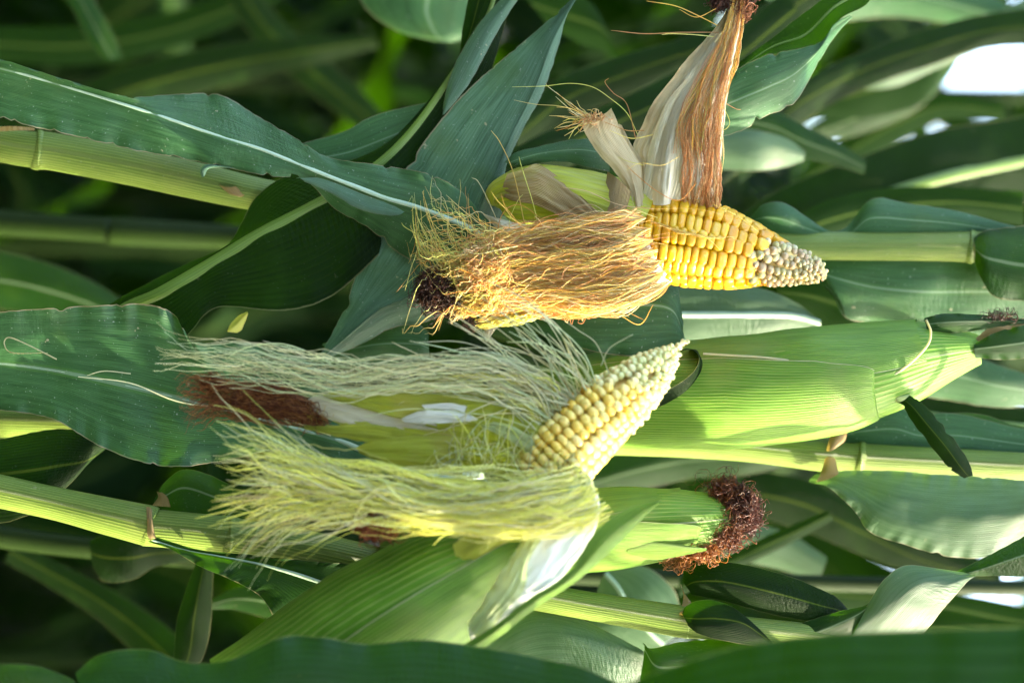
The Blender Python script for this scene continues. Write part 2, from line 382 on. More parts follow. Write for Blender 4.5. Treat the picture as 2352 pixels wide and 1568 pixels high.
def silk_paths(st, n, s0=(0, .1), s1=(.8, 1), wave=3, wander=.25, k=26, edge=1.0, freq=3, flare=0, per=8, roots=0, pull=.75):
    """strands in sticky clumps that follow stations (u, v, d, halfwidth, halfdepth)"""
    S = cr(st, 12); T, e1, e2 = frames(S[:, :3])
    sN = np.linspace(0, 1, len(S)); out = []
    nc = max(1, n // per)
    ca = NR.uniform(-1, 1, nc) * edge; cb = NR.uniform(-1, 1, nc)
    cp = NR.uniform(0, 6.28, (nc, 3)); cf = NR.uniform(.5, 1.4, (nc, 3)) * freq; cfl = NR.uniform(-1, 1, nc)
    rt = np.linspace(-.92, .92, roots) if roots else None
    for i in range(n):
        c = NR.randint(nc); a0 = ca[c] + NR.normal(0, .16); b0 = cb[c] + NR.normal(0, .3)
        x = np.linspace(NR.uniform(*s0), NR.uniform(*s1), k)
        I = lambda A: np.stack([np.interp(x, sN, A[:, j]) for j in range(A.shape[1])], -1)
        C = I(S[:, :3]); w_ = np.interp(x, sN, S[:, 3]); wd = np.interp(x, sN, S[:, 4])
        E1, E2 = I(e1), I(e2)
        ph = NR.uniform(0, 6.28, 4); fr = NR.uniform(.6, 1.5, 4) * freq
        grip = pull * np.clip((x - x[0]) * 5, 0, 1) * (1 - .75 * np.clip((x - x[0]) / (x[-1] - x[0]) * 3 - 2, 0, 1))
        base = a0 * (1 - grip) + ca[c] * grip
        if roots:
            near = rt[np.argmin(np.abs(rt - a0))]; q = np.clip(1 - x * 7, 0, 1) ** 1.3
            base = base * (1 - q) + near * q
        dr = wander * (np.sin(x * cf[c, 0] * 2 + cp[c, 0]) + .5 * np.sin(x * cf[c, 1] * 4.5 + cp[c, 1])) * .8 + wander * .35 * np.sin(x * fr[0] * 5 + ph[0])
        tt = ((x - x[0]) / (x[-1] - x[0]))
        fl = flare * tt ** 3 * (cfl[c] * .6 + NR.uniform(-.6, .6))
        aa = base + dr * np.clip(x * 4, 0, 1) + fl
        bb = (b0 * (1 - .5 * grip) + wander * np.sin(x * fr[2] * 2 + ph[2])) * np.clip((x - x[0]) * 6 + .15, 0, 1)
        wv = wave * (.6 * np.sin(x * fr[3] * 9 + ph[3]) + .4 * np.sin(x * fr[1] * 23 + ph[1])) * np.sqrt(np.clip((x - x[0]) * 4, 0, 1))
        out.append(C + E2 * (aa * w_ + wv)[:, None] + E1 * (bb * wd + wv * .5)[:, None])
    return np.array(out)

def silk(name, parent, groups, mat=None, label=None):
    """groups: list of (paths in drafting units, radius in drafting units, palette)"""
    Vs, Fs, Cs = [], [], []; off = 0
    for paths, r, pal in groups:
        n, k, _ = paths.shape
        rad = NR.uniform(.7, 1.25, (n, 1)) * r * PX * np.interp(np.linspace(0, 1, k), [0, .1, .8, 1], [1, 1, .85, .35])[None, :]
        V, F, C = tubes(W(paths), rad, pick(pal, n)); Vs.append(V); Fs.append(F + off); Cs.append(C); off += len(V)
    o = mk(name, np.concatenate(Vs), np.concatenate(Fs), mat or M_SILK, parent, org_of(parent), None, np.concatenate(Cs))
    if label: o['label'] = label
    return o

def tuft_paths(c, rad, n, k=18, step=7, curl=.7, pull=.25, axis=None):
    """curly strands wandering inside an ellipsoid"""
    c = np.array(c, float); rad = np.array(rad, float); out = []
    for i in range(n):
        p = NR.normal(0, 1, 3); p /= np.linalg.norm(p); p = c + p * rad * NR.uniform(.3, 1) ** .5
        d = NR.normal(0, 1, 3) if axis is None else np.array(axis) + NR.normal(0, .7, 3)
        d /= np.linalg.norm(d); pts = [p.copy()]
        for j in range(k - 1):
            q = (p - c) / rad
            d = d + NR.normal(0, curl, 3) * .7 - q * pull * (np.dot(q, q) > .8)
            d /= np.linalg.norm(d); p = p + d * step; pts.append(p.copy())
        out.append(pts)
    out = np.array(out)
    return np.stack([cr(o, 2) for o in out])

def fly(pts, n=8):
    return cr(np.array(pts, float), n)

def cob(parent, path, rows, pitch, depth, split, yel, tipc, twist=0, seed=3, sq=(2.6, 2.2), gap=1.0, jit=.05, tipsize=1.0):
    """a cob core with rows of kernels; split(s, theta) < 0 where the kernels are ripe"""
    rr = np.random.RandomState(seed)
    P = cr(path, 30); C = P[:, :3]; r = P[:, 3]; T, e1, e2 = frames(C)
    arc = np.concatenate([[0], np.cumsum(np.linalg.norm(np.diff(C, axis=0), axis=1))]); LEN = arc[-1]
    core = sweep('cob', parent, [(*C[i], max(2, r[i] - depth * .9 + (depth * .9 - 7) * np.clip((i / len(C) - .60) * 12, 0, 1))) for i in range(0, len(C), 4)], M_COB, n=2, m=24)
    nu, nv = 12, 9
    ph = np.linspace(0, 2 * np.pi, nu, endpoint=False); lt = np.linspace(-np.pi / 2, np.pi / 2, nv)
    def sp(x, e): return np.sign(x) * np.abs(x) ** (2 / e)
    def unit(e):
        cx = sp(np.cos(lt)[:, None], e) * sp(np.cos(ph)[None, :], e)
        cy = sp(np.cos(lt)[:, None], e) * sp(np.sin(ph)[None, :], e)
        cz = sp(np.sin(lt)[:, None], e) * np.ones(nu)[None, :]
        return np.stack([cx, cy, cz], -1).reshape(-1, 3)
    fc = grid_faces(nv, nu, True)
    bags = {'ripe': [[], [], 0, []], 'tip': [[], [], 0, []]}
    def put(kind, s, th, al, ac, dp, shape, colr, lift=0.0, pointed=0):
        i = lambda A: np.array([np.interp(s, arc, A[:, j]) for j in range(A.shape[1])])
        c, t_, a_, b_ = i(C), i(T), i(e1), i(e2)
        R_ = np.interp(s, arc, r)
        nrm = math.cos(th) * a_ + math.sin(th) * b_
        slope = np.interp(s + 4, arc, r) - np.interp(s - 4, arc, r); nrm2 = nrm - t_ * slope / 8; nrm2 /= np.linalg.norm(nrm2)
        cf = np.cross(nrm2, t_); cf /= np.linalg.norm(cf); tg = np.cross(cf, nrm2)
        U = shape.copy()
        if pointed: U[:, 2] += pointed * np.clip(U[:, 2], 0, 1) ** 3
        else:                                        # a shallow dent in the crown
            U[:, 2] -= .10 * np.exp(-((U[:, 0] ** 2 + U[:, 1] ** 2) * 5)) * (U[:, 2] > 0)
        jx = rr.normal(0, jit, 3)
        base = c + nrm * (R_ - dp * .55 + lift)
        V = base + U[:, :1] * tg * al + U[:, 1:2] * cf * ac + U[:, 2:] * (nrm2 + jx[0] * tg + jx[1] * cf) * dp * .62
        b = bags[kind]; b[0].append(V); b[1].append(fc + b[2]); b[2] += len(V)
        shade = np.ones((len(V), 3)) * colr
        b[3].append(shade)
    Uk, Us = unit(sq[0]), unit(2.1)
    for row in range(rows):
        th0 = 2 * math.pi * row / rows + (.035 if row % 2 else -.035); s = rr.uniform(0, 5); prev = 0
        while s < LEN - 3:
            R_ = np.interp(s, arc, r); th = th0 + math.radians(twist) * s / LEN
            tn = math.atan2(math.sin(th), math.cos(th))
            if math.cos(th) < -.35: s += 20; continue
            ripe = split(s / LEN, tn) + rr.normal(0, .012) < 0
            if not ripe: break
            p = pitch(s / LEN) * rr.uniform(.86, 1.14); wd = math.pi * R_ / rows
            cc = yel[rr.randint(len(yel))] * rr.uniform(.88, 1.08)
            put('ripe', s + p / 2, th + rr.normal(0, .012), p * .56 * gap, wd * 1.04 * gap * rr.uniform(.94, 1.05), depth * rr.uniform(.92, 1.06),
                Uk, cc, rr.normal(0, 1.0))
            s += p
        # the unfilled tip of this row
        while s < LEN - 1:
            R_ = np.interp(s, arc, r); f = s / LEN
            sz = np.interp(f, [.6, .75, .9, 1], [23, 20, 15, 9]) * tipsize
            nr = max(1, rows)
            wd = math.pi * R_ / rows
            if wd < 5.2 and row % 2 and R_ < 45:
                s += sz * 1.1; continue
            if wd < 5.2 and R_ < 20 and row % 4: s += sz; continue
            th = th0 + rr.normal(0, .10)
            mixf = rr.rand()
            cc = tipc[rr.randint(len(tipc))] * rr.uniform(.9, 1.08)
            q = sz * rr.uniform(.46, .62)
            put('tip', s + rr.normal(0, 2), th, q, min(q * 1.05, wd * 1.5 + 2.5), q * 1.7, Us, cc, rr.normal(0, 2.0), pointed=rr.uniform(.0, .35))
            s += sz * rr.uniform(.66, .9)
    for kd, nm in (('ripe', 'kernels'), ('tip', 'unripe_kernels')):
        b = bags[kd]
        if b[0]: mk(nm, W(np.concatenate(b[0])), np.concatenate(b[1]), M_KERN, parent, org_of(parent), None, np.concatenate(b[3]))
    return core

def ear_root(plant, loc_uvd):
    """an Empty part that carries an ear's pieces as its sub-parts"""
    e = bpy.data.objects.new('ear', None); SC.collection.objects.link(e); e.parent = plant; e.empty_display_size = .03
    return e

def nodes_ring(parent, c, r, mat=None):
    u, v, d = c
    return sweep('node', parent, [(u - 9, v - 1, d, r + .5), (u - 4, v, d, r + 3.5), (u + 2, v, d, r + 4.5), (u + 9, v + 1, d, r + .5)], mat or M_STALK, n=3, m=24)

# ------------------------------------------------------------------ ground
def ground():
    n = 60; xs = np.linspace(-1, 1, n); xs = np.sign(xs) * np.abs(xs) ** 3 * 150
    G = np.array([[(x, y, .03 * mnoise.noise(Vector((x * 2, y * 2, 0))) if abs(x) < 10 and abs(y) < 10 else 0) for y in xs] for x in xs])
    o = mk('ground', G.reshape(-1, 3), grid_faces(n, n), M_SOIL)
    o['kind'] = 'structure'
ground()
def weeds():
    n = 26000; b = np.stack([NR.uniform(-3.0, 3.6, n), 1.0 + NR.uniform(0, 1, n) ** 1.3 * 7, np.zeros(n)], -1)
    h = NR.uniform(.10, .42, n); a = NR.uniform(0, 6.28, n); w_ = NR.uniform(.006, .018, n); ln = NR.uniform(.1, .8, n)
    sd_ = np.stack([np.cos(a), np.sin(a), 0 * a], -1); fw = np.stack([-np.sin(a), np.cos(a), 0 * a], -1)
    V = []
    for t, ww in ((0, .6), (.35, 1), (.7, .8), (1, .08)):
        c = b + fw * (h * ln * t * t)[:, None]; c[:, 2] = h * t * (1 - .25 * ln * t)
        V += [c - sd_ * (w_ * ww / 2)[:, None], c + sd_ * (w_ * ww / 2)[:, None]]
    V = np.stack(V, 1); f = np.array([[0, 1, 3, 2], [2, 3, 5, 4], [4, 5, 7, 6]])
    F = (f[None] + (np.arange(n) * 8)[:, None, None]).reshape(-1, 4)
    uv = np.tile(np.array([[0, 0], [1, 0], [0, .3], [1, .3], [0, .7], [1, .7], [0, 1], [1, 1]]), (n, 1))
    o = mk('weeds', V.reshape(-1, 3), F, M_BACK, None, None, uv)
    o['kind'] = 'stuff'; o['label'] = 'dark low weeds and grass between the maize rows'; o['category'] = 'weeds'
weeds()

# ------------------------------------------------------------------ the plants in the sharp zone
def foot(x, y): return (x, y, 0)
def stalk_down(u0, v0, d0, r, x, y, k=4):
    """stations from the soil up to (u0, v0, d0)"""
    g = np.array([1176 - ZC / PX * D0 / (D0 + y), 0, 0.]); dd = y / PX; s = (D0 + y) / D0
    g = np.array([1176 - ZC / PX / s, 784 + x / PX / s, dd]); e = np.array([u0, v0, d0])
    return [(*(g + (e - g) * (i / k) ), r * 1.15) for i in range(k)]

C = lambda *a: np.array(a, float)
RIB = (fibre_mat('pale_midrib', (.24, .36, .24), (.40, .50, .38), None, None, 0, .35, None, .03, None, veins=5, bump=.2, pucker=0, specks=.05), (.8, 1.0))
RIBG = (fibre_mat('green_midrib', (.07, .14, .010), (.13, .21, .018), None, None, 0, .4, None, .03, None, veins=5, bump=.3, pucker=0, specks=.02), (1.0, .5))

# ================= plant A: the peeled ripe ear
A = empty('maize_plant', (-.085, .035, 0), 'maize plant carrying the fully peeled golden ear with long brown and yellow silk', 'maize plant', 'maize plants in the sharp zone')
sweep('stalk', A, stalk_down(-300, 300, 200, 42, -.085, .035) +
      [(-300, 300, 190, 42), (60, 342, 160, 41), (90, 345, 160, 44), (130, 350, 160, 43), (300, 382, 160, 44), (480, 422, 165, 42), (620, 452, 175, 38), (900, 500, 220, 36),
       (1300, 545, 270, 35), (1700, 562, 300, 33), (2100, 566, 300, 33), (2230, 567, 300, 36), (2352, 572, 300, 37), (2800, 590, 300, 32), (3600, 640, 300, 28), (4600, 700, 300, 20), (5600, 740, 300, 10)], M_STALK, n=8, m=32)
nodes_ring(A, (88, 345, 160), 42); nodes_ring(A, (2232, 567, 300), 35)
leaf('ligule', A, [[C(505, 424, 112), C(520, 430, 108), C(540, 428, 112)], [C(520, 440, 114), C(532, 446, 108), C(552, 440, 112)], [C(548, 452, 116), C(556, 452, 114), C(562, 448, 116)]], M_LIG, n=6, m=8, ripple=9, rfreq=.2, edge_n=4)
leaf('ligule', A, [[C(-20, 296, 120), C(20, 290, 112), C(78, 294, 120)], [C(-20, 305, 118), C(20, 301, 108), C(80, 300, 118)]], M_LIG, ripple=3)
# long blade sweeping down to the left
leaf('leaf', A, [
    [C(-160, 90, -20), C(-160, 128, 5), C(-160, 215, 10)],
    [C(0, 135, -30), C(0, 157, -8), C(0, 272, 0)],
    [C(140, 180, -32), C(150, 199, -8), C(150, 308, 0)],
    [C(290, 221, -20), C(300, 245, -10), C(300, 343, 5)],
    [C(400, 217, 60), C(410, 281, -8), C(420, 365, 5)],
    [C(505, 218, 75), C(520, 319, -8), C(520, 385, 0)],
    [C(590, 266, 50), C(600, 343, -8), C(610, 404, -10)],
    [C(680, 318, 20), C(700, 383, -5), C(700, 415, 10)],
    [C(760, 362, 15), C(790, 418, 0), C(770, 480, 60)],
    [C(880, 380, 10), C(880, 452, 5), C(845, 523, 70)],
    [C(985, 400, 10), C(980, 482, 15), C(930, 590, 75)],
    [C(1060, 440, 20), C(1070, 520, 30), C(1030, 625, 80)],
    [C(1130, 510, 60), C(1140, 553, 60), C(1120, 640, 100)],
    [C(1230, 540, 120), C(1230, 560, 110), C(1220, 620, 140)]],
    M_BLUE, n=18, m=34, fold=.55, ripple=7, rfreq=.02, edge_n=2.0, rib=(RIB[0], (.35, .6, .95)), ribw=8, notch=34, label='long glaucous leaf with a pale midrib and nibbled edge')
# torn lap hanging in front of the lower half near the ear
leaf('leaf_lap', A, [
    [C(680, 410, -14), C(690, 409, -16), C(700, 418, -14)],
    [C(740, 410, -6), C(745, 425, -12), C(752, 440, -8)],
    [C(830, 445, 0), C(826, 465, -6), C(830, 482, -2)],
    [C(900, 470, 6), C(890, 482, 0), C(893, 495, 2)],
    [C(930, 487, 8), C(925, 489, 4), C(921, 493, 6)]], M_BLUE2, n=6, m=8, ripple=3, edge_n=1.6)
for (pts, w_) in ((((462, 408), (468, 390), (490, 378), (545, 381)), 9),):
    leaf('leaf_shred', A, [[C(464, 408, -25), C(468, 406, -28), C(472, 400, -25)], [C(459, 392, -20), C(468, 389, -28), C(480, 388, -18)], [C(475, 377, -10), C(490, 381, -20), C(505, 385, -6)], [C(530, 384, -4), C(535, 385, -6), C(545, 388, -2)]], M_BLUE2, n=6, m=6)
# dark small leaf by the husk
leaf('leaf', A, [[C(1160, 372, 20), C(1166, 376, 10), C(1172, 382, 20)], [C(1185, 350, 25), C(1190, 366, 5), C(1195, 384, 20)], [C(1240, 336, 40), C(1243, 352, 10), C(1245, 374, 25)], [C(1300, 323, 40), C(1300, 345, 15), C(1295, 372, 30)],
    [C(1345, 319, 40), C(1345, 345, 30), C(1340, 382, 40)], [C(1400, 330, 80), C(1400, 355, 70), C(1400, 395, 80)]], M_BLUE, n=8, m=12, ripple=3)
# corner leaf at the upper node
leaf('leaf', A, [[C(2236, 545, 262), C(2240, 572, 255), C(2238, 600, 262)], [C(2262, 530, 262), C(2262, 590, 235), C(2254, 640, 255)], [C(2300, 524, 262), C(2300, 600, 230), C(2285, 682, 250)], [C(2360, 518, 262), C(2360, 610, 225), C(2350, 690, 250)], [C(2500, 505, 262), C(2500, 620, 220), C(2500, 690, 250)], [C(2800, 480, 280), C(2800, 600, 240), C(2800, 640, 260)]], M_GREEN, n=8, m=18, ripple=4, label='short green leaf wrapping the upper node')
# wavy leaf edge above the stalk
leaf('leaf', A, [[C(1722, 500, 300), C(1726, 508, 290), C(1730, 516, 300)], [C(1752, 470, 290), C(1755, 500, 270), C(1760, 535, 300)], [C(1800, 466, 280), C(1800, 505, 262), C(1800, 545, 300)], [C(1855, 500, 285), C(1855, 525, 275), C(1855, 552, 300)],
    [C(1905, 530, 300), C(1905, 540, 300), C(1905, 556, 310)], [C(1945, 520, 310), C(1950, 538, 300), C(1950, 556, 310)], [C(1985, 470, 320), C(1990, 505, 290), C(1995, 556, 310)], [C(2020, 454, 320), C(2030, 500, 285), C(2035, 556, 310)],
    [C(2080, 466, 315), C(2090, 505, 285), C(2095, 556, 310)], [C(2200, 485, 310), C(2205, 515, 290), C(2205, 558, 310)], [C(2352, 525, 310), C(2352, 540, 300), C(2352, 568, 310)], [C(2500, 560, 310), C(2500, 570, 300), C(2500, 590, 310)]], M_BLUE, n=8, m=14, fold=0, label='wavy edged leaf behind the upper stalk')
# broad leaf below the upper stalk
leaf('leaf', A, [[C(1862, 592, 330), C(1885, 625, 325), C(1905, 655, 330)], [C(1925, 585, 330), C(1925, 640, 318), C(1940, 727, 330)], [C(2010, 580, 330), C(2010, 660, 315), C(2010, 745, 345)], [C(2120, 580, 335), C(2120, 670, 318), C(2120, 770, 350)], [C(2240, 585, 335), C(2240, 670, 322), C(2240, 780, 350)], [C(2360, 590, 340), C(2360, 670, 330), C(2360, 760, 350)], [C(2600, 600, 350), C(2600, 660, 340), C(2600, 700, 350)]], M_BLUE, n=8, m=20, ripple=3, label='broad bluish leaf under the upper stalk')
leaf('leaf', A, [[C(1880, 642, 300), C(1884, 650, 298), C(1890, 655, 300)], [C(1905, 655, 290), C(1903, 663, 292), C(1900, 668, 296)], [C(1930, 690, 290), C(1924, 692, 292), C(1920, 690, 296)], [C(1942, 725, 300), C(1937, 722, 300), C(1932, 712, 300)]], M_GREEN, n=6, m=6)

E = ear_root(A, None)
YEL = [C(0.592, 0.326, 0.007), C(0.607, 0.354, 0.012), C(0.576, 0.295, 0.006), C(0.623, 0.384, 0.026), C(0.576, 0.273, 0.009)]
YEL2 = [C(0.828, 0.625, 0.156), C(0.846, 0.683, 0.239), C(0.810, 0.566, 0.101), C(0.828, 0.654, 0.193)]
TIP = [C(0.378, 0.311, 0.143), C(0.358, 0.311, 0.143), C(0.399, 0.292, 0.151), C(0.338, 0.311, 0.127), C(0.410, 0.350, 0.182), C(0.378, 0.272, 0.143)]
TIP__ = [C(.66, .54, .32), C(.62, .57, .31), C(.70, .50, .33), C(.56, .56, .27), C(.72, .63, .40), C(.68, .45, .30)]
TIP_ = [C(.60, .46, .26), C(.56, .50, .27), C(.64, .42, .27), C(.50, .50, .24), C(.66, .56, .36), C(.62, .38, .25)]
cob(E, [(1395, 520, 10, 78), (1450, 530, 5, 88), (1500, 542, 0, 98), (1550, 549, -2, 105), (1610, 560, -5, 102), (1670, 575, -8, 92), (1730, 588, -12, 75), (1780, 600, -15, 57), (1830, 611, -18, 42), (1870, 622, -20, 32), (1892, 630, -22, 17), (1900, 634, -22, 5)],
    16, lambda f: np.interp(f, [0, .25, .5, .66], [17, 18.5, 21, 27]), 30,
    lambda f, th: f - (.655 + .055 * min(1.2, abs(th - .12)) ** 2), YEL, TIP, twist=-14, seed=5, sq=(3.2, 2.5), gap=1.09, jit=.07)
# husk around the base
sweep('husk', E, [(1138, 470, 60, 15), (1150, 452, 50, 45), (1200, 448, 40, 70), (1270, 455, 30, 76), (1350, 475, 20, 84), (1420, 500, 10, 94), (1480, 525, 5, 92)], M_HUSKY, n=8, m=40, bumps=8, flute=1.2)
leaf('husk', E, [[C(1165, 400, -25), C(1155, 428, -5), C(1150, 450, 5)], [C(1205, 388, -15), C(1185, 425, -22), C(1180, 462, -25)], [C(1238, 378, -10), C(1235, 425, -42), C(1225, 470, -42)], [C(1300, 420, -45), C(1290, 455, -58), C(1275, 490, -62)], [C(1350, 465, -72), C(1340, 490, -75), C(1320, 520, -75)], [C(1405, 520, -85), C(1390, 530, -86), C(1370, 545, -85)]], M_HUSKB, crinkle=7, n=8, m=22, label='dry brown ribbed husk strip')
leaf('husk', E, [[C(1395, 395, -20), C(1418, 410, -60), C(1450, 440, -70)], [C(1390, 430, -40), C(1412, 450, -72), C(1440, 480, -85)], [C(1380, 480, -60), C(1400, 505, -88), C(1430, 525, -95)]], M_HUSKB, crinkle=7, n=6, m=10)
# short curled husk strip
leaf('husk', E, [[C(1334, 254, -40), C(1368, 270, -22), C(1404, 248, -46)], [C(1336, 275, -50), C(1375, 272, -66), C(1416, 275, -56)], [C(1346, 310, -52), C(1384, 305, -68), C(1428, 305, -54)], [C(1376, 356, -50), C(1410, 350, -66), C(1452, 345, -52)], [C(1406, 388, -48), C(1438, 385, -64), C(1472, 380, -50)], [C(1432, 425, -50), C(1455, 425, -66), C(1476, 420, -55)], [C(1450, 470, -66), C(1465, 475, -80), C(1482, 470, -70)]], M_HUSKT, crinkle=7, n=8, m=20, ripple=4, label='short pale husk strip with a torn tip')
leaf('husk', E, [[C(1420, 285, -30), C(1424, 286, -30), C(1428, 288, -30)], [C(1430, 320, -25), C(1440, 325, -30), C(1452, 335, -26)], [C(1450, 370, -22), C(1464, 372, -30), C(1480, 378, -24)], [C(1462, 440, -40), C(1472, 445, -50), C(1484, 440, -40)]], M_HUSKT, crinkle=7, n=6, m=8)
# tall husks folded up
leaf('husk', E, [[C(1690, -60, 20), C(1694, -60, 15), C(1698, -60, 20)], [C(1668, 25, 15), C(1680, 25, 5), C(1692, 25, 15)], [C(1625, 85, 5), C(1645, 88, -8), C(1662, 92, 5)], [C(1582, 130, 0), C(1605, 140, -18), C(1625, 150, 0)], [C(1540, 185, 0), C(1565, 195, -20), C(1590, 210, 0)], [C(1500, 235, 0), C(1525, 245, -22), C(1550, 262, 0)], [C(1474, 290, 0), C(1496, 300, -22), C(1516, 310, 0)], [C(1455, 335, -5), C(1474, 345, -25), C(1494, 350, -8)], [C(1468, 375, -15), C(1480, 380, -32), C(1494, 385, -20)], [C(1470, 440, -40), C(1480, 440, -48), C(1492, 440, -40)]], M_HUSKT, crinkle=16, n=8, m=14, ripple=3)
leaf('husk', E, [[C(1700, 20, 0), C(1702, 22, -6), C(1704, 25, 0)], [C(1652, 75, -10), C(1676, 80, -28), C(1697, 85, -5)], [C(1608, 135, -15), C(1642, 145, -42), C(1680, 160, -10)], [C(1565, 190, -20), C(1615, 205, -60), C(1672, 215, -15)], [C(1530, 235, -22), C(1590, 265, -72), C(1664, 280, -15)], [C(1506, 290, -25), C(1575, 325, -82), C(1658, 340, -15)], [C(1488, 350, -28), C(1565, 380, -82), C(1653, 395, -15)], [C(1478, 400, -35), C(1560, 425, -72), C(1650, 440, -10)], [C(1462, 450, -45), C(1545, 470, -52), C(1646, 470, 0)], [C(1455, 490, -50), C(1535, 500, -40), C(1630, 500, 10)]], M_HUSKW, crinkle=16, n=8, m=34, ripple=0, label='tall pale husk folded upright behind brown silk')
leaf('husk', E, [[C(1640, 95, -30), C(1646, 100, -34), C(1652, 106, -30)], [C(1600, 165, -40), C(1612, 170, -52), C(1624, 178, -42)], [C(1556, 225, -50), C(1572, 232, -72), C(1590, 240, -60)], [C(1528, 290, -58), C(1545, 298, -84), C(1562, 300, -76)], [C(1508, 360, -62), C(1528, 365, -92), C(1550, 365, -86)], [C(1498, 420, -68), C(1520, 425, -100), C(1545, 428, -98)], [C(1500, 470, -80), C(1518, 472, -102), C(1540, 468, -104)]], M_HUSKW, crinkle=7, n=8, m=16, label='inner pale husk ridge')
# lower husk turned back to the left
leaf('husk', E, [[C(1108, 490, -10), C(1110, 493, -12), C(1112, 496, -10)], [C(1150, 503, -25), C(1160, 530, -35), C(1165, 560, -20)], [C(1215, 516, -30), C(1210, 610, -55), C(1190, 690, -20)], [C(1300, 512, -35), C(1300, 610, -80), C(1290, 712, -20)], [C(1380, 500, -45), C(1385, 605, -98), C(1380, 712, -25)], [C(1440, 490, -55), C(1450, 595, -104), C(1450, 700, -28)], [C(1474, 488, -62), C(1488, 590, -100), C(1516, 664, -42)], [C(1480, 500, -68), C(1504, 590, -92), C(1548, 643, -38)]], M_HUSKW, crinkle=7, n=8, m=30, ripple=2, label='pale lower husk turned back under golden silk')
leaf('husk', E, [[C(1116, 785, -20), C(1118, 784, -22), C(1121, 783, -20)], [C(1114, 755, -22), C(1126, 752, -32), C(1140, 755, -24)], [C(1140, 715, -25), C(1160, 712, -40), C(1180, 720, -26)], [C(1190, 685, -28), C(1215, 690, -44), C(1240, 705, -28)]], M_HUSKW, crinkle=7, n=6, m=10, label='small pale husk tip below golden silk')
leaf('husk', E, [[C(1478, 470, -62), C(1470, 480, -78), C(1462, 500, -82)], [C(1484, 500, -70), C(1474, 540, -92), C(1464, 575, -94)], [C(1488, 560, -80), C(1480, 600, -96), C(1480, 640, -84)], [C(1502, 610, -76), C(1510, 635, -84), C(1524, 655, -60)]], M_HUSKWW, crinkle=7, n=6, m=10)
GOLD = [C(0.905, 0.670, 0.178), C(0.866, 0.590, 0.138), C(0.787, 0.452, 0.118), C(0.925, 0.768, 0.295), C(0.728, 0.374, 0.098), C(0.886, 0.728, 0.216), C(0.935, 0.827, 0.473)]
GOLD_ = [C(.78, .52, .10), C(.70, .42, .07), C(.62, .30, .06), C(.80, .62, .18), C(.55, .24, .05), C(.72, .55, .12), C(.85, .70, .30)]
OCHR = [C(0.749, 0.403, 0.173), C(0.806, 0.480, 0.211), C(0.672, 0.326, 0.134), C(0.845, 0.595, 0.307), C(0.883, 0.730, 0.403)]
OCHR_ = [C(.55, .24, .08), C(.65, .32, .12), C(.48, .20, .07), C(.72, .44, .18), C(.80, .60, .25)]
LIME = [C(0.754, 0.754, 0.202), C(0.810, 0.791, 0.294), C(0.699, 0.662, 0.147), C(0.810, 0.662, 0.221)]
LIME_ = [C(.62, .62, .12), C(.72, .68, .18), C(.55, .50, .08), C(.70, .52, .12)]
g = []
st = [(1512, 573, -103, 84, 4), (1460, 592, -122, 96, 12), (1390, 603, -122, 100, 22), (1310, 608, -112, 98, 28), (1230, 610, -100, 88, 28), (1160, 618, -90, 78, 28), (1110, 630, -85, 70, 25), (1060, 640, -80, 70, 25), (990, 630, -70, 100, 30)]
g.append((silk_paths(st, 620, (0, .03), (.35, .92), 2.4, .16, 40, roots=7), .74, GOLD))
g.append((silk_paths(st, 260, (0, .3), (.25, .9), 4, .3, 36, flare=.35, per=4), .8, OCHR))
g.append((silk_paths([(1500, 640, -60, 22, 10), (1440, 680, -80, 30, 14), (1350, 700, -80, 30, 18), (1250, 705, -70, 26, 18), (1160, 700, -60, 30, 18), (1090, 705, -60, 40, 18)], 200, (0, .3), (.6, 1), 4, .4, 28), .85, GOLD + OCHR))
g.append((silk_paths([(1480, 490, -92, 16, 8), (1400, 512, -105, 20, 12), (1320, 525, -105, 24, 14), (1230, 545, -95, 30, 18), (1160, 570, -90, 34, 20), (1110, 600, -85, 40, 20)], 200, (0, .3), (.6, 1), 3, .35, 28), .85, GOLD + OCHR))
# knots and flyaway ends at the left
g.append((silk_paths([(1180, 620, -100, 60, 25), (1120, 610, -100, 60, 30), (1060, 570, -90, 60, 30), (1000, 540, -80, 60, 30), (940, 520, -60, 90, 30)], 90, (0, .3), (.45, 1), 8, .5, 30, flare=1.0, per=3), .85, LIME + GOLD))
g.append((silk_paths([(1180, 630, -100, 50, 25), (1110, 640, -100, 50, 25), (1040, 640, -90, 60, 30), (970, 650, -80, 100, 30), (930, 650, -70, 110, 30)], 80, (0, .3), (.45, 1), 8, .5, 30, flare=1.0, per=3), .85, LIME + GOLD))
g.append((silk_paths([(1160, 640, -100, 40, 25), (1110, 680, -90, 40, 25), (1060, 700, -80, 30, 20), (1040, 700, -75, 30, 20)], 150, (0, .3), (.6, 1), 5, .4, 24), .95, LIME + GOLD))
g.append((silk_paths([(1290, 700, -60, 12, 10), (1220, 722, -70, 16, 12), (1150, 738, -70, 14, 12), (1085, 745, -60, 12, 8)], 80, (0, .4), (.7, 1), 4, .4, 22), .95, LIME))
g.append((silk_paths([(1110, 560, -100, 50, 20), (1120, 620, -118, 45, 20), (1105, 690, -100, 40, 20)], 130, (0, .5), (.5, 1), 10, .6, 26, per=3), .85, OCHR + GOLD))
g.append((tuft_paths((1110, 610, -100), (55, 80, 25), 170, 14, 7, .8), .8, OCHR + LIME))
g.append((tuft_paths((1310, 715, -60), (35, 16, 12), 26, 16, 6, 1.0), 1.0, OCHR))
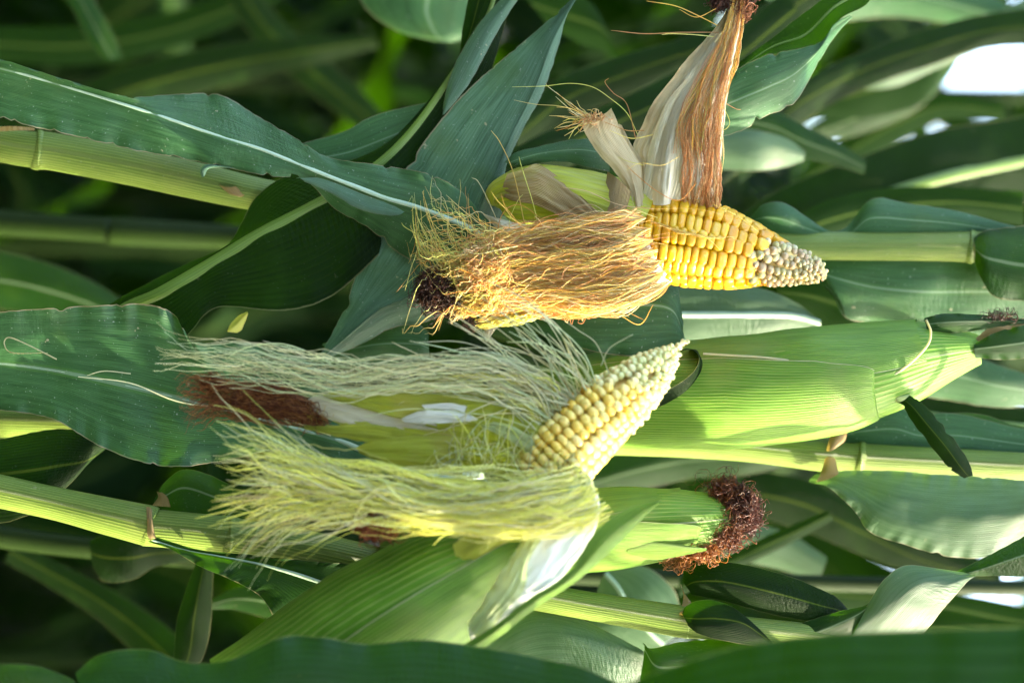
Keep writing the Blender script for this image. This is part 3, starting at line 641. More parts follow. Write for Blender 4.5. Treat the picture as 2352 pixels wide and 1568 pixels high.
# stray strands one by one
strays = [[(1115, 640, -90), (1100, 560, -85), (1080, 500, -70), (1075, 445, -60)], [(1180, 590, -90), (1120, 530, -85), (1060, 480, -75), (1025, 448, -65)], [(1135, 600, -95), (1150, 500, -90), (1190, 470, -80), (1240, 500, -80), (1285, 540, -90)],
    [(1170, 575, -95), (1130, 480, -60), (1100, 420, -40), (1083, 408, -40)], [(1210, 560, -90), (1170, 520, -60), (1190, 460, -40), (1212, 440, -30)], [(1100, 610, -85), (1000, 560, -70), (935, 525, -55), (922, 512, -50)],
    [(1090, 650, -85), (980, 560, -70), (950, 600, -60), (935, 650, -60), (930, 668, -60)], [(1090, 640, -90), (1010, 628, -70), (960, 632, -60), (925, 660, -60)], [(1205, 515, -80), (1180, 400, -50), (1150, 330, -45), (1128, 300, -40)],
    [(1240, 540, -80), (1225, 470, -60), (1200, 390, -50), (1192, 360, -45)], [(1110, 600, -80), (1040, 560, -70), (985, 555, -60), (950, 545, -55)], [(1060, 660, -80), (1010, 600, -70), (980, 540, -60), (960, 500, -50), (955, 470, -45)],
    [(1070, 650, -80), (1020, 580, -70), (990, 520, -60), (975, 455, -50)], [(1080, 650, -85), (1040, 600, -70), (1000, 530, -60), (970, 440, -45)], [(1470, 640, -90), (1500, 680, -85), (1430, 700, -80), (1350, 720, -70)],
    [(1400, 690, -80), (1440, 715, -80), (1480, 735, -75)], [(1350, 700, -80), (1420, 722, -80), (1470, 745, -75), (1500, 700, -75)]]
for s_ in strays: g.append((fly(s_)[None], 1.1, LIME + GOLD))
for i in range(40):
    a_ = R.uniform(-.9, .9); L_ = R.uniform(40, 120); x0, y0 = 1090 + R.uniform(-50, 40), 600 + a_ * 70
    an = math.pi + a_ * -.7 + R.uniform(-.3, .3)
    p0 = C(x0, y0, -88); pts = [p0]
    for j in range(3): pts.append(pts[-1] + C(math.cos(an) * L_ / 3, -math.sin(an) * L_ / 3 + R.uniform(-12, 12), R.uniform(-5, 15))); an += R.uniform(-.4, .4)
    g.append((fly(pts)[None], .95, LIME + GOLD + OCHR))
for i in range(60):
    x0, y0 = R.uniform(1130, 1470), R.uniform(510, 690); an = math.pi * R.choice([0, 1, 1]) + R.uniform(-.7, .7); L_ = R.uniform(40, 130); pts = [C(x0, y0, -134 + R.uniform(-8, 6))]
    for j in range(4): pts.append(pts[-1] + C(math.cos(an) * L_ / 4, -math.sin(an) * L_ / 4, R.uniform(-5, 4))); an += R.uniform(-.5, .5)
    g.append((fly(pts)[None], .9, GOLD + OCHR))
silk('silk', E, g, label='golden and rust silk spread over the turned back husk')
# upright silk on the tall husk
g = []
st = [(1608, 492, -45, 40, 6), (1611, 450, -72, 42, 10), (1614, 410, -92, 42, 12), (1614, 350, -102, 42, 16), (1614, 290, -94, 46, 18), (1632, 220, -78, 38, 18), (1656, 150, -55, 27, 16), (1678, 85, -35, 18, 12), (1692, 30, -20, 14, 10), (1700, -30, -10, 14, 10)]
g.append((silk_paths(st, 230, (0, .05), (.35, 1), 3, .28, 38, roots=5), .65, OCHR))
g.append((silk_paths(st, 110, (.3, .6), (.85, 1), 3, .3, 30), .65, GOLD + OCHR))
g.append((silk_paths([(s[0] - 14, s[1], s[2] - 4, s[3] * .55, s[4]) for s in st[3:]], 46, (0, .3), (.8, 1), 3, .3, 26), .9, LIME + GOLD))
g.append((silk_paths([(1628, 500, -40, 24, 5), (1630, 460, -60, 18, 5), (1632, 400, -88, 14, 8), (1636, 330, -84, 14, 8), (1640, 250, -75, 12, 8)], 90, (0, .1), (.6, 1), 2, .2, 24), .85, OCHR))
for s_ in ([(1655, 300, -30), (1662, 360, -30), (1652, 430, -30), (1650, 480, -30)], [(1664, 250, -30), (1676, 280, -30), (1668, 296, -30), (1655, 298, -30)], [(1668, 238, -30), (1690, 250, -30), (1702, 252, -30)],
           [(1650, 60, -25), (1600, 35, -25), (1550, 14, -20), (1485, 3, -20)], [(1650, 75, -25), (1560, 75, -25), (1480, 78, -20), (1403, 70, -20)], [(1640, 85, -25), (1590, 80, -25), (1540, 78, -20), (1520, 80, -20)],
           [(1645, 20, -25), (1600, 40, -25), (1560, 22, -20)],
           [(1465, 310, -60), (1440, 260, -60), (1400, 225, -60), (1360, 200, -55), (1310, 192, -50), (1250, 198, -45), (1176, 200, -40)], [(1460, 318, -60), (1440, 240, -60), (1410, 215, -55), (1390, 190, -50), (1398, 180, -50)],
           [(1345, 262, -60), (1300, 230, -50), (1260, 200, -45), (1254, 192, -40)], [(1350, 265, -60), (1290, 245, -50), (1230, 240, -45), (1180, 230, -40)],
           [(1480, 300, -70), (1440, 300, -75), (1400, 285, -70), (1340, 262, -60)], [(1500, 310, -70), (1450, 318, -75), (1400, 300, -70)], [(1480, 380, -70), (1440, 370, -75), (1420, 360, -70)],
           [(1560, 360, -110), (1520, 380, -112), (1470, 375, -100), (1440, 390, -90)], [(1600, 420, -115), (1560, 460, -112), (1510, 440, -105), (1460, 400, -90), (1440, 380, -85)],
           [(1500, 480, -105), (1420, 470, -100), (1350, 440, -90), (1290, 430, -85)], [(1510, 500, -110), (1440, 480, -100), (1370, 500, -95), (1330, 500, -90)]):
    g.append((fly(s_)[None], 1.0, GOLD + OCHR + LIME))
for i in range(34):                    # the frayed tuft at the short strip's tip
    p0 = C(1350 + R.uniform(-10, 25), 266 + R.uniform(-6, 18), -62); an = math.pi + R.uniform(-.9, .7); L_ = R.uniform(25, 95); pts = [p0]
    for j in range(3): pts.append(pts[-1] + C(math.cos(an) * L_ / 3, -math.sin(an) * L_ / 3 + R.uniform(-5, 5), R.uniform(-8, 8))); an += R.uniform(-.3, .3)
    g.append((fly(pts)[None], .95, GOLD + LIME))
g.append((tuft_paths((1366, 272, -66), (30, 10, 10), 30, 12, 5, .8), 1.0, OCHR))
silk('silk', E, g, label='rust and yellow silk hanging along the upright husk')
# silk lying in the grooves of the kernels
g = []
g.append((silk_paths([(1490, 500, -104, 8, 2), (1560, 525, -116, 8, 2), (1640, 540, -112, 7, 2), (1700, 545, -96, 8, 2)], 20, (0, .3), (.5, 1), 2, .4, 22), .9, GOLD))
for s_ in ([(1500, 480, -104), (1600, 480, -108), (1680, 500, -98), (1740, 530, -82)], [(1640, 470, -92), (1700, 500, -84), (1745, 535, -74)], [(1560, 530, -118), (1620, 545, -114), (1650, 570, -112), (1655, 575, -110)]):
    g.append((fly(s_)[None], .9, GOLD))
silk('silk', E, g)
DKB = [C(0.042, 0.014, 0.007), C(0.070, 0.025, 0.013), C(0.032, 0.011, 0.007), C(0.098, 0.038, 0.017)]
silk('dried_silk', E, [(tuft_paths((1000, 668, -70), (42, 48, 30), 520, 16, 6, .9), .95, DKB), (tuft_paths((1035, 690, -72), (26, 40, 24), 130, 14, 6, .8), .95, DKB), (tuft_paths((1078, 742, -60), (10, 10, 8), 30, 12, 5, .9), .9, DKB)], label='dark brown dried silk ball at the left end')
silk('dried_silk', E, [(tuft_paths((1655, 5, -15), (22, 16, 14), 200, 14, 5, .9), .95, DKB), (tuft_paths((1708, 25, -10), (14, 22, 10), 70, 14, 5, .9), .9, [C(.22, .08, .03), C(.3, .12, .05)]), (tuft_paths((1715, -20, -10), (30, 22, 14), 140, 14, 5, .9), .9, DKB)], label='dark brown dried silk at the top of the upright husk')

# ================= plant B: long pale stalk with the closed ear
B = empty('maize_plant', (.09, .0, 0), 'maize plant with slanting pale stalk and closed ear tipped with rust brown silk', 'maize plant', 'maize plants in the sharp zone')
sweep('stalk', B, stalk_down(-400, 1075, 20, 44, .07, .0) +
      [(-400, 1075, 20, 44), (-100, 1110, 15, 40), (110, 1152, 10, 38), (240, 1183, 5, 43), (330, 1204, 5, 47), (344, 1208, 5, 48)], M_STALK, n=8, m=32, label='sheathed lower stalk')
sweep('stalk', B, [(330, 1210, 8, 43), (400, 1216, 8, 43), (515, 1228, 8, 44), (532, 1232, 8, 46), (560, 1238, 8, 45), (700, 1262, 8, 46), (900, 1304, 8, 42), (1240, 1370, 8, 33), (1420, 1402, 8, 34), (1575, 1428, 8, 37), (1620, 1436, 8, 32), (1850, 1462, 30, 32), (2200, 1500, 60, 30), (2700, 1540, 90, 30), (3600, 1600, 120, 26), (5200, 1700, 160, 14)], M_STALK, n=8, m=32, label='upper stalk')
nodes_ring(B, (530, 1232, 8), 44)
leaf('ligule', B, [[C(336, 1163, -28), C(344, 1164, -30), C(350, 1170, -25)], [C(338, 1200, -48), C(347, 1204, -52), C(352, 1208, -46)], [C(338, 1225, -50), C(350, 1228, -54), C(358, 1234, -48)], [C(345, 1242, -44), C(352, 1236, -50), C(364, 1240, -44)]], M_LIG, n=6, m=8, ripple=2)
leaf('leaf', B, [[C(340, 1243, -42), C(350, 1240, -46), C(360, 1233, -44)], [C(395, 1262, -50), C(425, 1262, -46), C(460, 1262, -44)], [C(455, 1298, -58), C(510, 1278, -48), C(560, 1272, -44)], [C(530, 1330, -62), C(600, 1296, -50), C(650, 1282, -46)], [C(598, 1370, -60), C(680, 1318, -50), C(740, 1290, -44)], [C(640, 1440, -50), C(760, 1346, -44), C(840, 1300, -36)], [C(700, 1560, -30), C(860, 1380, -20), C(930, 1330, -10)], [C(800, 1640, 40), C(960, 1440, 30), C(1030, 1380, 20)]],
    M_GREEN, n=8, m=24, ripple=12, rfreq=.05, fold=.3, rib=(RIB[0], (.5, 1.2)), ribw=7, label='green leaf with a white midrib below the joint')
leaf('leaf', B, [[C(352, 1150, 40), C(356, 1158, 35), C(362, 1166, 40)], [C(378, 1108, 45), C(385, 1135, 35), C(390, 1172, 40)], [C(420, 1078, 50), C(425, 1120, 36), C(430, 1178, 40)], [C(480, 1090, 60), C(490, 1140, 46), C(490, 1190, 50)], [C(560, 1128, 70), C(560, 1170, 60), C(560, 1205, 60)], [C(660, 1160, 90), C(660, 1190, 80), C(660, 1220, 80)]], M_GREEN, n=8, m=16, ripple=5)
leaf('ligule', B, [[C(360, 1128, 36), C(366, 1130, 32), C(372, 1130, 36)], [C(362, 1142, 34), C(372, 1146, 28), C(384, 1140, 34)], [C(350, 1160, 30), C(366, 1162, 24), C(392, 1164, 30)]], M_LIG, n=6, m=6, ripple=3)
# auricle leaves at the upper joint
leaf('leaf', B, [[C(1568, 1335, 30), C(1575, 1345, 15), C(1590, 1366, 20)], [C(1578, 1300, 30), C(1600, 1335, -10), C(1625, 1372, 10)], [C(1640, 1288, 35), C(1660, 1335, -20), C(1680, 1385, 5)], [C(1720, 1298, 40), C(1735, 1350, -18), C(1750, 1405, 10)], [C(1810, 1322, 45), C(1815, 1370, -5), C(1820, 1420, 20)], [C(1885, 1352, 50), C(1885, 1390, 20), C(1880, 1428, 35)], [C(1925, 1374, 60), C(1925, 1400, 45), C(1920, 1432, 50)], [C(1952, 1405, 70), C(1952, 1415, 65), C(1950, 1425, 65)]], M_DARK, n=8, m=22, label='dark green lobed leaf base beside the joint')
leaf('leaf', B, [[C(1566, 1408, -32), C(1572, 1418, -44), C(1580, 1436, -44)], [C(1580, 1388, -28), C(1600, 1420, -55), C(1605, 1455, -55)], [C(1625, 1376, -22), C(1650, 1420, -58), C(1660, 1470, -55)], [C(1680, 1392, -20), C(1705, 1430, -50), C(1715, 1480, -46)], [C(1730, 1430, -15), C(1745, 1455, -36), C(1750, 1485, -32)], [C(1770, 1470, -10), C(1775, 1478, -14), C(1780, 1490, -14)]], M_DARK, n=8, m=20, ripple=2, label='small rounded dark leaf lobe in front of the joint')
leaf('ligule', B, [[C(1564, 1340, 26), C(1566, 1350, 20), C(1576, 1368, 22)], [C(1570, 1370, 20), C(1575, 1380, 14), C(1588, 1386, 16)], [C(1560, 1410, -28), C(1568, 1412, -36), C(1576, 1408, -34)]], M_LIG, n=5, m=6, ripple=2)
E = ear_root(B, None)
body3 = [(880, 1262, 20, 70), (1000, 1250, 10, 90), (1200, 1230, 5, 96), (1400, 1213, 0, 93), (1520, 1203, 0, 82), (1610, 1196, 0, 68), (1650, 1192, 0, 56), (1690, 1190, 0, 34)]
sweep('husk', E, body3, M_HUSKG, n=8, m=44, bumps=4, flute=.8)
s3 = lambda o: [(a, b, c, r + o) for a, b, c, r in body3[:-1]]
sweep('husk', E, s3(3.5)[:-1] + [(1652, 1212, -8, 50)], M_HUSKG, n=8, m=30, t0=lambda s: -22 + 46 * s ** 2, t1=lambda s: 110 - 84 * s ** 4, bumps=3)
sweep('husk', E, s3(2.5)[:-2] + [(1585, 1180, 0, 66)], M_HUSKG, n=8, m=30, t0=lambda s: -120 + 20 * s, t1=lambda s: -5 - 65 * s ** 3, bumps=3)
leaf('husk', E, [[C(1440, 1255, -78), C(1442, 1262, -80), C(1440, 1270, -76)], [C(1500, 1240, -78), C(1510, 1262, -76), C(1500, 1285, -60)], [C(1560, 1250, -70), C(1570, 1262, -70), C(1560, 1276, -62)], [C(1622, 1258, -62), C(1624, 1260, -62), C(1622, 1264, -60)]], M_HUSKG, n=6, m=8)
RUST = [C(0.195, 0.056, 0.017), C(0.255, 0.083, 0.022), C(0.135, 0.038, 0.015), C(0.315, 0.120, 0.038), C(0.098, 0.026, 0.013)]
BRN = [C(0.105, 0.034, 0.017), C(0.150, 0.053, 0.022), C(0.075, 0.022, 0.013), C(0.203, 0.075, 0.026)]
silk('dried_silk', E, [(tuft_paths((1688, 1168, -8), (36, 54, 42), 620, 16, 6, .9), 1.0, BRN), (tuft_paths((1716, 1180, -8), (26, 46, 36), 330, 16, 6, .9), 1.0, [C(.10, .03, .02), C(.16, .055, .03)]),
    (tuft_paths((1665, 1130, -8), (32, 24, 30), 240, 16, 6, .9), 1.0, RUST), (tuft_paths((1670, 1232, -25), (34, 22, 28), 260, 16, 6, .9), 1.0, RUST), (tuft_paths((1610, 1268, -30), (42, 12, 18), 120, 16, 6, .9), 1.0, [C(.5, .22, .05), C(.42, .16, .05)]), (tuft_paths((1560, 1290, -25), (28, 10, 12), 50, 14, 6, .9), .9, [C(.55, .25, .06), C(.45, .18, .05)]),
    (tuft_paths((1650, 1120, -5), (62, 34, 20), 26, 18, 7, .6), .6, RUST), (tuft_paths((1640, 1230, -45), (55, 45, 12), 26, 18, 6, .6), .6, RUST)], label='rust brown dried silk tuft')

# ================= plant C: the big closed ear on the right
K = empty('maize_plant', (.045, .10, 0), 'maize plant with the big closed bright green ear whose husk leaf hangs at its tip', 'maize plant', 'maize plants in the sharp zone')
sweep('stalk', K, stalk_down(-300, 960, 280, 40, .045, .10) + [(-300, 960, 270, 40), (400, 978, 260, 40), (1000, 1000, 250, 38), (1440, 1012, 245, 34), (1700, 1026, 240, 33), (1888, 1045, 240, 38), (1925, 1048, 240, 38)], M_STALK, n=8, m=30)
sweep('stalk', K, [(1880, 1045, 240, 33), (1950, 1050, 240, 33), (1985, 1052, 240, 36), (2020, 1054, 240, 34), (2352, 1072, 240, 33), (2900, 1100, 240, 30), (3800, 1120, 260, 25), (5200, 1150, 300, 14)], M_STALK, n=8, m=30)
nodes_ring(K, (1978, 1052, 240), 34)
# broad drooping blade at the left
leaf('leaf', K, [
    [C(-260, 780, -10), C(-260, 850, 0), C(-260, 930, 20)],
    [C(-120, 735, -25), C(-120, 830, 0), C(-120, 935, 15)],
    [C(0, 716, -35), C(0, 835, -5), C(0, 942, 10)],
    [C(110, 708, -40), C(120, 850, -10), C(120, 962, -10)],
    [C(230, 701, -45), C(230, 872, -15), C(225, 1022, -30)],
    [C(335, 698, -45), C(340, 897, -18), C(330, 1062, -48)],
    [C(400, 722, -50), C(440, 922, -20), C(420, 1071, -55)],
    [C(450, 788, -52), C(530, 945, -20), C(520, 1056, -50)],
    [C(545, 784, -20), C(620, 968, -20), C(610, 1036, -35)],
    [C(640, 796, -10), C(710, 992, -22), C(700, 1040, -30)],
    [C(740, 850, 0), C(800, 1020, -24), C(790, 1072, -28)],
    [C(830, 930, 20), C(890, 1062, -10), C(880, 1100, -10)],
    [C(960, 1020, 60), C(980, 1100, 30), C(980, 1120, 40)],
    [C(1100, 1020, 160), C(1110, 1080, 130), C(1110, 1080, 150)]],
    M_BLUE, n=18, m=40, fold=.25, ripple=10, rfreq=.025, edge_n=1.5, rib=(RIB[0], (0, .05, .1, .5, 1.5)), ribw=13, notch=7, label='broad glaucous leaf drooping under brown silk')
leaf('leaf', K, [[C(-200, 1020, 60), C(-200, 1100, 40), C(-200, 1210, 60)], [C(-20, 1010, 60), C(-20, 1090, 40), C(-20, 1203, 60)], [C(80, 992, 70), C(70, 1080, 40), C(40, 1192, 50)], [C(150, 984, 80), C(130, 1070, 45), C(90, 1168, 50)], [C(225, 998, 90), C(190, 1060, 60), C(160, 1112, 60)], [C(262, 1015, 110), C(230, 1040, 90), C(205, 1062, 85)], [C(290, 1000, 140), C(262, 1010, 130), C(243, 1028, 120)]], M_DARK, n=8, m=26, label='dark veined leaf at the left edge')
leaf('leaf', K, [
    [C(120, 800, 120), C(130, 860, 120), C(220, 900, 120)], [C(250, 700, 110), C(270, 722, 100), C(400, 810, 100)], [C(330, 655, 100), C(370, 672, 84), C(436, 765, 80)], [C(440, 600, 105), C(480, 608, 84), C(500, 706, 80)],
    [C(525, 560, 110), C(590, 540, 84), C(640, 714, 70)], [C(590, 450, 115), C(700, 482, 90), C(745, 690, 75)], [C(680, 395, 120), C(790, 432, 95), C(835, 620, 85)], [C(800, 370, 125), C(880, 368, 105), C(930, 520, 110)],
    [C(890, 330, 130), C(955, 290, 112), C(1010, 420, 130)], [C(990, 225, 135), C(1035, 178, 120), C(1070, 300, 140)], [C(1080, 80, 140), C(1110, 60, 130), C(1130, 160, 145)], [C(1140, -60, 150), C(1160, -80, 145), C(1180, -20, 150)]],
    M_DARK, n=8, m=30, fold=.6, ripple=3, rib=(RIBG[0], (1.5, .5)), ribw=11, label='large dark green leaf with a yellow green midrib')
leaf('leaf', K, [[C(640, 345, 160), C(650, 380, 160), C(660, 420, 160)], [C(700, 328, 165), C(720, 365, 155), C(740, 400, 160)], [C(790, 302, 170), C(800, 350, 155), C(810, 400, 160)], [C(860, 265, 175), C(880, 320, 155), C(890, 370, 160)], [C(960, 240, 180), C(960, 290, 165), C(960, 340, 170)], [C(1060, 220, 190), C(1060, 270, 180), C(1060, 320, 180)]], M_BLUE, n=8, m=18)
# leaves from the collar at the right
leaf('leaf', K, [[C(1880, 1082, 205), C(1862, 1098, 210), C(1858, 1106, 206)], [C(1940, 1080, 190), C(1925, 1105, 178), C(1905, 1120, 180)], [C(2010, 1080, 188), C(1990, 1135, 165), C(1962, 1172, 172)], [C(2070, 1082, 190), C(2040, 1160, 150), C(2000, 1222, 175)], [C(2140, 1088, 190), C(2120, 1180, 150), C(2085, 1252, 168)], [C(2220, 1092, 190), C(2205, 1190, 152), C(2180, 1278, 168)], [C(2300, 1098, 192), C(2300, 1185, 156), C(2290, 1275, 172)], [C(2400, 1108, 195), C(2400, 1170, 165), C(2400, 1215, 180)], [C(2600, 1130, 200), C(2600, 1160, 190), C(2600, 1180, 190)]], M_SILVER_SUNLIT, n=16, m=32, ripple=6, rfreq=.035, notch=4, label='broad silvery green leaf with a puckered edge under the stalk')
leaf('ligule', K, [[C(1895, 1052, 196), C(1905, 1048, 190), C(1918, 1052, 196)], [C(1885, 1085, 190), C(1905, 1084, 180), C(1925, 1090, 190)], [C(1875, 1106, 192), C(1890, 1104, 188), C(1905, 1100, 192)]], M_LIG, n=6, m=8, ripple=4)
leaf('ligule', K, [[C(1912, 978, 206), C(1928, 975, 196), C(1945, 985, 204)], [C(1905, 1005, 202), C(1925, 1005, 190), C(1942, 1010, 200)], [C(1898, 1035, 200), C(1908, 1035, 194), C(1920, 1028, 200)]], M_LIG, n=6, m=8, ripple=4)
leaf('leaf', K, [[C(1925, 985, 250), C(1930, 1000, 245), C(1935, 1015, 250)], [C(1975, 955, 255), C(1980, 990, 240), C(1985, 1025, 250)], [C(2050, 935, 260), C(2055, 985, 240), C(2060, 1030, 250)], [C(2110, 950, 262), C(2115, 1000, 245), C(2120, 1035, 252)], [C(2200, 950, 265), C(2200, 1000, 248), C(2200, 1042, 255)], [C(2352, 985, 270), C(2352, 1020, 255), C(2352, 1052, 260)], [C(2600, 1030, 270), C(2600, 1050, 260), C(2600, 1070, 260)]], M_BLUE, n=8, m=18, label='bluish leaf above the stalk')
leaf('leaf', K, [[C(2108, 956, 300), C(2115, 962, 300), C(2120, 970, 300)], [C(2180, 948, 300), C(2185, 985, 290), C(2190, 1020, 300)], [C(2260, 952, 305), C(2260, 1000, 290), C(2260, 1045, 300)], [C(2352, 980, 310), C(2352, 1020, 300), C(2352, 1060, 300)], [C(2560, 1000, 320), C(2560, 1040, 310), C(2560, 1080, 310)]], M_GREEN, n=8, m=14)
E = ear_root(K, None)
b4 = [(1150, 925, 170, 60), (1300, 920, 150, 92), (1450, 910, 135, 112), (1600, 904, 120, 122), (1750, 894, 110, 126), (1900, 873, 105, 124), (2020, 847, 105, 108), (2120, 822, 108, 84), (2200, 808, 112, 56), (2250, 802, 115, 34)]
sweep('husk', E, b4, M_HUSKG, n=8, m=60, bumps=4, flute=.6)
o4 = lambda o, hi: [(a, b, c, r + o) for a, b, c, r in b4[:hi]]
sweep('husk', E, o4(5, 8)[:-1] + [(2070, 880, 88, 78)], M_HUSKG, n=8, m=44, t0=lambda s: float(np.interp(s, [0, .5, .7, .87, .97, 1], [-52, -38, -22, 4, 20, 24])), t1=lambda s: 130 - 104 * s ** 6, bumps=3, label='lower overlapping husk leaf')
sweep('husk', E, o4(3, 8)[:-1] + [(2128, 815, 100, 84)], M_HUSKG, n=8, m=44, t0=lambda s: -130 + 10 * s, t1=lambda s: float(np.interp(s, [0, .5, .8, 1], [-30, -22, 2, 10])), bumps=3, label='upper overlapping husk leaf')
for q in ([(1615, 812, 10), (1800, 826, -5), (1950, 862, 5), (2030, 882, 22), (2066, 904, 40)], [(1995, 888, 15), (2070, 850, 5), (2125, 800, 5), (2138, 765, 15), (2128, 735, 40)]):
    c_ = cr(q, 10); pth = np.array([c_])
    V, F, Cc = tubes(W(pth), np.full((1, len(c_)), 2.6 * PX), np.array([[.62, .60, .36]]), 6)
    mk('husk_edge', V, F, M_SILK, E, org_of(E), None, Cc)
leaf('husk_leaf', E, [[C(2048, 914, 46), C(2058, 912, 34), C(2070, 898, 46)], [C(2058, 924, 40), C(2074, 920, 24), C(2090, 906, 40)]], M_HUSKP, n=6, m=8, edge_n=3)
leaf('husk_leaf', E, [[C(2052, 918, 50), C(2062, 912, 40), C(2072, 900, 50)], [C(2075, 938, 40), C(2092, 930, 22), C(2106, 918, 40)], [C(2110, 990, 30), C(2130, 975, 8), C(2148, 955, 30)], [C(2150, 1040, 25), C(2172, 1025, 5), C(2196, 1012, 25)], [C(2185, 1080, 25), C(2205, 1070, 12), C(2224, 1060, 25)], [C(2215, 1098, 30), C(2225, 1094, 26), C(2236, 1092, 30)]], M_DARK, n=8, m=16, fold=.7, edge_n=3, notch=8, label='dark green husk leaf hanging from the ear tip')
leaf('husk_leaf', E, [[C(2122, 730, 70), C(2126, 745, 60), C(2130, 762, 70)], [C(2170, 720, 70), C(2175, 740, 55), C(2180, 765, 68)], [C(2240, 722, 75), C(2245, 738, 62), C(2250, 758, 72)], [C(2310, 728, 80), C(2312, 738, 72), C(2315, 748, 78)], [C(2380, 735, 84), C(2380, 742, 80), C(2380, 748, 84)]], M_GREEN, n=8, m=14, ripple=8, rfreq=.05)
leaf('husk_leaf', E, [[C(2238, 790, 75), C(2238, 802, 66), C(2240, 822, 75)], [C(2290, 762, 72), C(2295, 795, 60), C(2300, 826, 72)], [C(2360, 745, 74), C(2365, 785, 62), C(2370, 820, 72)], [C(2460, 735, 80), C(2460, 765, 70), C(2460, 800, 80)]], M_GREEN, n=8, m=16, ripple=8, rfreq=.05)
leaf('husk_leaf', E, [[C(2236, 780, 88), C(2240, 795, 84), C(2238, 806, 88)], [C(2290, 742, 84), C(2300, 765, 76), C(2305, 785, 84)], [C(2370, 728, 86), C(2375, 745, 78), C(2380, 765, 86)]], M_HUSKB, n=8, m=10)
silk('dried_silk', E, [(tuft_paths((2300, 724, 66), (44, 6, 12), 46, 14, 5, .7), .7, DKB)])

# ================= plant D: the young peeled ear in front
D = empty('maize_plant', (.34, -.10, 0), 'maize plant with the young pale peeled ear and a mass of fresh lime green silk', 'maize plant', 'maize plants in the sharp zone')
sweep('stalk', D, stalk_down(-300, 2420, -420, 52, .34, -.10) + [(-300, 2420, -430, 52), (400, 2440, -450, 52), (1200, 2460, -450, 50), (2400, 2480, -450, 46), (3800, 2500, -450, 36), (5200, 2520, -450, 20)], M_STALK, n=6, m=28)
leaf('leaf', D, [[C(-200, 1560, -540), C(-200, 1620, -560), C(-200, 1720, -540)], [C(-20, 1526, -530), C(-20, 1600, -560), C(-20, 1720, -540)], [C(90, 1530, -530), C(95, 1600, -555), C(100, 1720, -540)], [C(170, 1560, -530), C(180, 1600, -540), C(200, 1700, -540)]], M_GREEN, n=8, m=14)
leaf('leaf', D, [
    [C(172, 1545, -480), C(182, 1575, -500), C(200, 1640, -490)], [C(230, 1502, -480), C(250, 1590, -520), C(260, 1700, -490)], [C(335, 1490, -490), C(345, 1600, -530), C(350, 1730, -490)], [C(430, 1520, -500), C(435, 1620, -540), C(440, 1760, -500)],
    [C(530, 1514, -520), C(535, 1620, -550), C(540, 1780, -510)], [C(645, 1462, -540), C(650, 1610, -570), C(655, 1790, -520)], [C(740, 1462, -545), C(745, 1610, -570), C(750, 1800, -520)], [C(840, 1478, -540), C(845, 1620, -570), C(850, 1810, -520)],
    [C(960, 1468, -545), C(965, 1620, -575), C(970, 1820, -525)], [C(1100, 1484, -550), C(1110, 1640, -580), C(1120, 1840, -530)], [C(1250, 1512, -560), C(1260, 1670, -590), C(1270, 1860, -540)], [C(1400, 1560, -570), C(1410, 1700, -600), C(1420, 1900, -550)], [C(1700, 1750, -580), C(1700, 1900, -600), C(1700, 2050, -560)], [C(1900, 2300, -500), C(1900, 2360, -510), C(1900, 2420, -500)]],
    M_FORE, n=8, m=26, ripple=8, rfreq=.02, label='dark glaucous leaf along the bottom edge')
leaf('leaf', D, [
    [C(1400, 1590, -900), C(1400, 1720, -930), C(1400, 1900, -900)], [C(1500, 1545, -910), C(1500, 1720, -940), C(1500, 1950, -900)], [C(1700, 1482, -920), C(1700, 1720, -960), C(1700, 2000, -910)], [C(1900, 1455, -930), C(1900, 1720, -970), C(1900, 2050, -920)], [C(2100, 1446, -930), C(2100, 1730, -970), C(2100, 2050, -920)], [C(2300, 1438, -920), C(2300, 1740, -960), C(2300, 2050, -910)], [C(2600, 1440, -900), C(2600, 1760, -930), C(2600, 2050, -900)], [C(3000, 1700, -700), C(3000, 1900, -720), C(3000, 2100, -700)], [C(3200, 2300, -500), C(3200, 2380, -500), C(3200, 2450, -500)]],
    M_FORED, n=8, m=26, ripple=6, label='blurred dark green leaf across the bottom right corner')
# twisted silvery blade, lower right
leaf('leaf', D, [[C(1780, 1470, 20), C(1800, 1480, 10), C(1840, 1500, 20)], [C(1830, 1435, 20), C(1860, 1458, 5), C(1900, 1500, 20)], [C(1920, 1405, 15), C(1940, 1425, -2), C(1945, 1480, 10)], [C(1990, 1388, 5), C(1985, 1400, -5), C(1962, 1450, 0)], [C(2010, 1362, 0), C(2000, 1375, -5), C(1975, 1425, -5)]], M_GREEN, n=8, m=14, fold=.5)
leaf('leaf', D, [[C(1948, 1452, 10), C(1990, 1475, 5), C(2080, 1500, 10)], [C(1990, 1392, -2), C(2040, 1420, -20), C(2130, 1445, 5)], [C(2030, 1330, -15), C(2085, 1370, -28), C(2165, 1400, 0)], [C(2080, 1298, -5), C(2130, 1340, -24), C(2200, 1360, -5)], [C(2160, 1306, 5), C(2185, 1325, -8), C(2225, 1332, 0)], [C(2215, 1314, 8), C(2228, 1318, 4), C(2242, 1322, 6)]], M_SILVER_SUNLIT, n=8, m=22, fold=.3, label='sunlit silvery twisted leaf')
leaf('leaf', D, [[C(2196, 1312, 14), C(2212, 1318, 8), C(2232, 1322, 14)], [C(2260, 1280, 12), C(2275, 1300, 2), C(2290, 1322, 12)], [C(2340, 1238, 12), C(2350, 1275, 0), C(2360, 1322, 12)], [C(2450, 1180, 10), C(2460, 1240, 0), C(2470, 1300, 10)], [C(2800, 1300, -100), C(2800, 1380, -100), C(2800, 1460, -100)], [C(3000, 2200, -400), C(3000, 2300, -400), C(3000, 2400, -400)]], M_GREEN, n=8, m=16, fold=.4)
